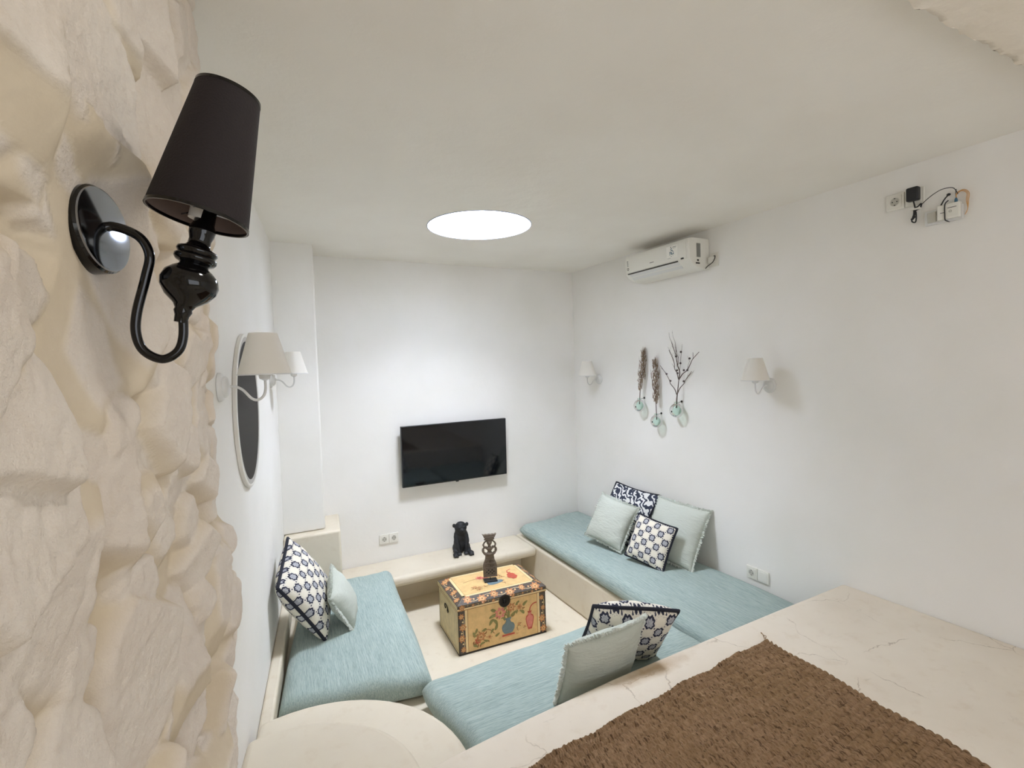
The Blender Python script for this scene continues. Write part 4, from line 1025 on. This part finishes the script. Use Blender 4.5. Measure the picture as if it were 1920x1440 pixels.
    scatter(F, 0.100, 0.205, 0.045, 0.130, 5, [(LO, OR), (OR, LO), (LO, BR)]); scatter(F, 0.240, 0.360, 0.170, 0.270, 5, [(LO, BR), (LO, OR)], (0.007, 0.014)); scatter(F, 0.33, 0.37, 0.07, 0.12, 2, [(LO, OR)], (0.007, 0.012))
    F.stem([(0.07, 0.20), (0.13, 0.215), (0.20, 0.225)], 0.004, BR); F.stem([(0.08, 0.07), (0.15, 0.09), (0.22, 0.08)], 0.004, BR)
    mb.build('lid', mats, t, smooth=False)
    # lock plate
    lm = frame((0.322, -ov-0.0008, Hb+0.004), (1, 0, 0), (0, -1, 0))
    mb = MB(); mb.lathe([(0.041, 0.0), (0.041, 0.003), (0.037, 0.005), (0.030, 0.004), (0, 0.0045)], 40, mat=lm); lk = mb.build('lock_plate', 'iron', t)
    mb = MB(); mb.box(-0.010, 0.010, -0.014, 0.016, 0.004, 0.010, mat=lm); mb.tube([(0, 0.014, 0.008), (0.012, 0.004, 0.013), (0, -0.016, 0.012), (-0.012, 0.004, 0.013), (0, 0.014, 0.008)], 0.002, 8, mat=lm, smooth=4); mb.build('hasp', 'iron', lk, bevel=0.001)
    for sx, xx in ((-1, -0.0005), (1, Wd+0.0005)):
        hm = frame((xx, Dp*0.52, 0.215), (0, -sx, 0), (sx, 0, 0)) if sx < 0 else frame((xx, Dp*0.52, 0.215), (0, 1, 0), (1, 0, 0))
        mb = MB(); mb.lathe([(0.018, 0), (0.018, 0.002), (0.006, 0.006), (0, 0.007)], 20, mat=hm @ Matrix.Translation((0, 0.015, 0)), sx=0.7)
        mb.tube([(-0.030, 0.010, 0.006), (-0.034, -0.010, 0.010), (-0.022, -0.028, 0.012), (0, -0.031, 0.012), (0.022, -0.028, 0.012), (0.034, -0.010, 0.010), (0.030, 0.010, 0.006)], 0.0036, 8, mat=hm, smooth=4)
        mb.build('side_handle', 'iron', t)
trunk()

# ------------------------------------------------------------------ carved figure on the trunk
def carved_figure():
    ztop = FLOOR+0.001+0.352+0.001
    m = Matrix.Translation((1.392, 3.165, ztop)) @ Matrix.Rotation(math.radians(-14), 4, 'Z')
    t = thing('carved_figure', 'dark carved wooden figure on a black stand on the painted trunk', 'sculpture', m)
    mb = MB(); mb.box(-0.046, 0.046, -0.028, 0.028, 0, 0.010); mb.build('base', 'black_plastic', t, bevel=0.0015)
    mb = MB(); mb.tube([(0, 0, 0.009), (0, 0, 0.034)], 0.0022, 8); mb.build('support_rod', 'black_plastic', t)
    mb = MB(); K = 0.00070
    # lattice panel with shoulders
    mb.prism([(-0.040, -0.007), (0.040, -0.007), (0.040, 0.007), (-0.040, 0.007)], 0.030, 0.036)
    plate = [(-0.040, 0.030), (0.040, 0.030), (0.041, 0.105), (0.036, 0.125), (0.027, 0.150), (0.024, 0.180), (-0.024, 0.180), (-0.027, 0.150), (-0.036, 0.125), (-0.041, 0.105)]
    mb.prism(plate, -0.007, 0.007, mat=Matrix.Rotation(PI/2, 4, 'X'))
    for k in range(-3, 4):
        for sgn in (-1, 1):
            x0, z0 = k*0.021, 0.036; pts = []
            for i in range(12):
                x = x0+sgn*i*0.0062; z = z0+i*0.0062
                if abs(x) < 0.037 and z < 0.092: pts.append((x, -0.0085, z))
            if len(pts) > 1: mb.tube([pts[0], pts[-1]], 0.0017, 6)
    for x, z in ((0, 0.064), (-0.021, 0.064), (0.021, 0.064), (-0.0105, 0.053), (0.0105, 0.053), (-0.0105, 0.075), (0.0105, 0.075)):
        mb.prism([(x-0.006, z), (x, z-0.006), (x+0.006, z), (x, z+0.006)], 0.0068, 0.0076, 1, mat=Matrix.Rotation(PI/2, 4, 'X'))
    for z in (0.034, 0.095, 0.122, 0.148): mb.tube([(-0.037+max(0, z-0.1)*0.2, -0.0085, z), (0.037-max(0, z-0.1)*0.2, -0.0085, z)], 0.0022, 6)
    for k in range(5):
        for sgn in (-1, 1): mb.tube([(sgn*0.006*k, -0.0085, 0.098), (sgn*0.004*k, -0.0085, 0.146)], 0.0015, 6)
    # torso, neck, head
    mb.lathe([(0.0, 0.176), (0.020, 0.178), (0.022, 0.188), (0.014, 0.198), (0.011, 0.207), (0.018, 0.216), (0.019, 0.226), (0.011, 0.234), (0.008, 0.242), (0.010, 0.248), (0.015, 0.256), (0.017, 0.268), (0.013, 0.280), (0.008, 0.284), (0, 0.285)], 20, sy=0.75)
    mb.ball((0, -0.014, 0.262), (0.004, 0.005, 0.006)); mb.ball((-0.006, -0.012, 0.269), 0.0028); mb.ball((0.006, -0.012, 0.269), 0.0028)
    for s_ in (-1, 1):
        mb.tube([(s_*0.018, 0, 0.180), (s_*0.036, 0, 0.200), (s_*0.038, 0, 0.222), (s_*0.016, 0, 0.236)], [0.009, 0.007, 0.006, 0.005], 10, smooth=5)
        mb.tube([(s_*0.014, 0, 0.222), (s_*0.030, -0.004, 0.236), (s_*0.036, -0.004, 0.252), (s_*0.026, 0, 0.268), (s_*0.012, 0, 0.276)], [0.006, 0.005, 0.005], 10, smooth=5)
        mb.ball((s_*0.037, 0, 0.212), (0.007, 0.007, 0.008)); mb.ball((s_*0.036, 0, 0.250), (0.006, 0.006, 0.006)); mb.ball((s_*0.022, 0, 0.284), (0.010, 0.007, 0.005))
    crown = [(-0.018, 0.276), (0.018, 0.276), (0.028, 0.294), (0.042, 0.322), (0.030, 0.317), (0.020, 0.320), (0.010, 0.317), (0, 0.320), (-0.010, 0.317), (-0.020, 0.320), (-0.030, 0.317), (-0.042, 0.322), (-0.028, 0.294)]
    mb.prism(crown, -0.010, 0.010, mat=Matrix.Rotation(PI/2, 4, 'X'))
    mb.tube([(-0.027, -0.011, 0.291), (0.027, -0.011, 0.291)], 0.002, 6); mb.tube([(-0.033, -0.011, 0.302), (0.033, -0.011, 0.302)], 0.002, 6)
    mb.v = [(x*1.18, y*1.2, z*1.03) for x, y, z in mb.v]
    mb.build('carving', ['carved', 'black_plastic'], t, bevel=0)
carved_figure()

# ------------------------------------------------------------------ black seated animal statue
def animal_statue():
    mb = MB()
    E = lambda c, r: mb.ball(c, r, n=20, m=14)
    E((0, 0.012, 0.078), (0.060, 0.050, 0.078)); E((0, 0.006, 0.130), (0.056, 0.046, 0.060)); E((0, 0.000, 0.175), (0.050, 0.044, 0.045))
    E((0, -0.004, 0.212), (0.052, 0.047, 0.046)); E((0, -0.006, 0.234), (0.040, 0.037, 0.028))
    E((0.004, -0.046, 0.198), (0.024, 0.022, 0.019)); E((0.004, -0.066, 0.201), (0.009, 0.007, 0.008)); E((0.004, -0.054, 0.184), (0.016, 0.013, 0.008))
    for s_ in (-1, 1):
        E((s_*0.054, 0.000, 0.232), (0.014, 0.010, 0.017)); E((s_*0.017, -0.045, 0.222), (0.009, 0.006, 0.005))
        mb.tube([(s_*0.030, 0.0, 0.168), (s_*0.042, -0.022, 0.115), (s_*0.036, -0.040, 0.070), (s_*0.030, -0.050, 0.022)], [0.025, 0.022, 0.019, 0.017], 12, smooth=5)
        E((s_*0.026, -0.052, 0.014), (0.017, 0.022, 0.014))
        E((s_*0.046, -0.004, 0.045), (0.028, 0.042, 0.040))
        mb.tube([(s_*0.048, -0.01, 0.040), (s_*0.056, -0.050, 0.022), (s_*0.062, -0.076, 0.018)], [0.024, 0.019, 0.017], 12, smooth=5)
        E((s_*0.064, -0.082, 0.018), (0.023, 0.028, 0.018))
        for k in (-1, 0, 1): E((s_*0.064+k*0.012, -0.105, 0.012), (0.0075, 0.010, 0.010)); E((s_*0.026+k*0.009, -0.070, 0.010), (0.006, 0.008, 0.008))
    o = mb.build('animal_statue', 'dog')
    o.location = (1.452, 3.880, BENCH+0.001); o.rotation_euler = (0, 0, math.radians(-8))
    r = o.modifiers.new('union', 'REMESH'); r.mode = 'VOXEL'; r.voxel_size = 0.0028; r.use_smooth_shade = True
    s_ = o.modifiers.new('smooth', 'SMOOTH'); s_.factor = 0.6; s_.iterations = 4
    tag(o, 'matte black statue of a seated round-eared animal on the ledge under the television', 'statue')
animal_statue()

# ------------------------------------------------------------------ glass wall vases with dried branches
def vase(y, z, r, label):
    out = 0.055
    t = thing('glass_wall_vase', label, 'vase', Matrix.Translation((XR-out, y, z)), 'green glass wall vases')
    prof = [(0.0, -r*0.98), (r*0.35, -r*0.93), (r*0.70, -r*0.70), (r*0.93, -r*0.35), (r*1.0, 0.0), (r*0.93, r*0.36), (r*0.72, r*0.68), (r*0.42, r*0.90), (r*0.30, r*1.0), (r*0.30, r*1.12), (r*0.36, r*1.22)]
    mb = MB(); vs = []; fs = []; n = 36
    for q, (a, b) in enumerate(prof):
        for k in range(n): th = 2*PI*k/n; vs.append((a*math.cos(th)*0.85, a*math.sin(th), b))
    for i in range(len(prof)-1):
        for k in range(n): fs.append((i*n+k, i*n+(k+1) % n, (i+1)*n+(k+1) % n, (i+1)*n+k))
    mb.add(vs, fs); g = mb.build('glass_body', 'glass', t, angle=80)
    mb = MB(); mb.tube([(0.006, -0.004, r*1.02), (0.030, 0.0, r*1.10), (out-0.002, 0, r*1.16)], 0.0016, 8, smooth=4); mb.lathe([(0.008, 0), (0.008, 0.004), (0, 0.005)], 14, mat=frame((out-0.001, 0, r*1.18), (0, 1, 0), (-1, 0, 0))); mb.build('wall_hook', 'iron', t)
def clampx(p): return Vector((min(p[0], XR-0.006), p[1], p[2]))
def twig(mb, p0, d, L, r0, rr, depth, curl=0.25, berries=None, px=0.3):
    p = Vector(p0); d = Vector(d).normalized(); n = 6; pts = [p.copy()]; kids = []
    for i in range(n):
        d = (d+Vector((rr.uniform(-1, 1)*0.10, rr.uniform(-curl, curl), rr.uniform(-curl, curl)*0.6))).normalized()
        p = clampx(p+d*L/n); pts.append(p.copy())
        if depth > 0 and i >= 1 and rr.random() < px: kids.append((p.copy(), d.copy()))
    mb.tube(pts, [r0, r0*0.45], 6, smooth=3)
    if berries is not None and rr.random() < 0.55: berries.append((pts[-2], rr.uniform(0.0045, 0.0065)))
    for q, e_ in kids:
        s_ = rr.choice((-1, 1)); twig(mb, q, e_+Vector((rr.uniform(-0.2, 0.1), s_*rr.uniform(0.3, 0.8), rr.uniform(0.0, 0.4))), L*rr.uniform(0.3, 0.55), r0*0.55, rr, depth-1, curl, berries, px)
def dense_branch(y, z, ytop, ztop, seed, label, green=False):
    t = thing('dried_branch', label, 'dried branch', Matrix.Identity(4), 'dried branches in the wall vases'); rr = random.Random(seed)
    base = Vector((XR-0.055, y, z)); top = Vector((XR-0.020, ytop, ztop)); ax = top-base
    mb = MB(); mb.tube([base-Vector((0, 0, 0.035)), base+ax*0.3+Vector((0, 0.004, 0)), base+ax*0.7+Vector((0, -0.006, 0)), base+ax*0.98], [0.0035, 0.0015], 8, smooth=5)
    mb.build('stem', 'twig', t)
    mb = MB()
    for k in range(210):
        f = 0.18+0.72*rr.random()**0.9; w = 0.024*math.sin(PI*min(1, max(0.05, (f-0.12)/0.85)))**0.7+0.003
        q = clampx(base+ax*f+Vector((rr.uniform(-1, 0.8)*w, rr.uniform(-1, 1)*w, 0)))
        L = rr.uniform(0.02, 0.055); d = ax.normalized()+Vector((rr.uniform(-0.2, 0.2), rr.uniform(-0.28, 0.28), 0))
        mb.tube([q, clampx(q+d*L*0.5+Vector((0, rr.uniform(-0.004, 0.004), 0))), clampx(q+d*L)], [rr.uniform(0.0012, 0.0028), 0.0005], 5)
    for k in range(5):
        f = 0.45+0.1*k; s_ = (-1)**k; q = base+ax*f; mb.tube([q, q+Vector((0, s_*0.020, 0.020)), clampx(q+Vector((-0.004, s_*0.030, 0.045)))], [0.004, 0.0015], 6, smooth=3)
    for k in range(8): a = base+ax*0.85; d = ax.normalized()+Vector((0, rr.uniform(-0.22, 0.22), 0)); mb.tube([a, clampx(a+d*rr.uniform(0.03, 0.075))], [0.0012, 0.0004], 5)
    mb.build('seed_heads', 'dried', t)
    return t
vase(3.080, -0.352, 0.050, 'small round green glass wall vase, uppermost of the closely hung two')
vase(2.895, -0.460, 0.049, 'green glass wall vase hanging lowest of the three')
vase(2.688, -0.365, 0.053, 'green glass wall vase holding the widely spread twig')
dense_branch(3.078, -0.305, 3.045, 0.105, 4, 'dense brown dried branch standing tallest in the vase nearest the room corner')
db = dense_branch(2.890, -0.412, 2.930, 0.035, 6, 'dense brown dried branch in the lowest glass vase')
rr = random.Random(9); mb = MB(); p = Vector((XR-0.05, 2.905, -0.245))
mb.tube([p, p+Vector((0, 0.024, 0.040)), p+Vector((0.005, 0.036, 0.09)), p+Vector((0.008, 0.050, 0.155))], [0.0032, 0.0012], 6, smooth=4)
mb.tube([p+Vector((0, 0, 0.06)), p+Vector((0, -0.015, 0.10)), p+Vector((0.005, -0.030, 0.14))], [0.0015, 0.0008], 6, smooth=4); mb.build('side_twig', 'twig', db)
def open_branch():
    t = thing('dried_branch', 'bare spreading twig with dark berries in the vase farthest from the corner', 'dried branch', Matrix.Identity(4), 'dried branches in the wall vases')
    rr = random.Random(23); mb = MB(); B = []; x0 = XR-0.055
    # main limbs traced in the wall's own plane (y, z)
    def limb(pts, r0, dep=1, L=0.05, px=0.5):
        P = [Vector((x0+0.035*min(1, max(0, (b+0.34)/0.6)), a, b)) for a, b in pts]
        mb.tube(P, [r0*1.5, r0*0.7], 8, smooth=4)
        for k in range(1, len(P)):
            d = (P[k]-P[k-1]).normalized()
            for _ in range(dep):
                if rr.random() < px: twig(mb, P[k], d+Vector((rr.uniform(-0.2, 0.1), rr.uniform(-0.45, 0.45), 0.1)), L*rr.uniform(0.7, 1.5), r0*0.6, rr, 1, 0.2, B, 0.2)
    f = lambda px_, py_: (2.688+(755-px_)*0.00069, -0.345+(1030-py_)*0.00053)
    limb([f(757, 1030), f(760, 900), f(770, 780), f(780, 655)], 0.0036, 0)
    limb([f(757, 850), f(725, 775), f(665, 705), f(650, 660), f(610, 590), f(560, 520), f(505, 450)], 0.0022, 1, 0.03, 0.35)
    limb([f(765, 840), f(800, 760), f(850, 700), f(870, 655), f(905, 605), f(950, 535)], 0.0022, 1, 0.04, 0.5)
    limb([f(780, 650), f(830, 570), f(890, 520), f(930, 440), f(960, 375), f(1040, 285)], 0.0026, 1, 0.06, 0.8)
    limb([f(780, 650), f(790, 540), f(755, 450), f(745, 350), f(715, 270), f(670, 150)], 0.0026, 1, 0.07, 0.9)
    limb([f(775, 640), f(750, 550), f(720, 500), f(710, 420), f(670, 320), f(630, 240)], 0.0022, 1, 0.05, 0.6)
    limb([f(760, 450), f(770, 370), f(745, 290), f(715, 130)], 0.0016, 1, 0.06, 0.7)
    limb([f(790, 560), f(795, 430), f(808, 275), f(815, 170)], 0.0010, 0)
    mb.build('twigs', 'twig', t)
    for a in [(598, 570), (652, 665), (740, 330), (748, 520), (797, 425), (808, 273), (922, 365), (843, 520), (890, 518), (838, 668), (755, 560)]:
        y, z = f(*a); mb = MB(); mb.ball((x0+0.018, y, z), 0.0078); mb.build('berry', 'berry', t)
open_branch()
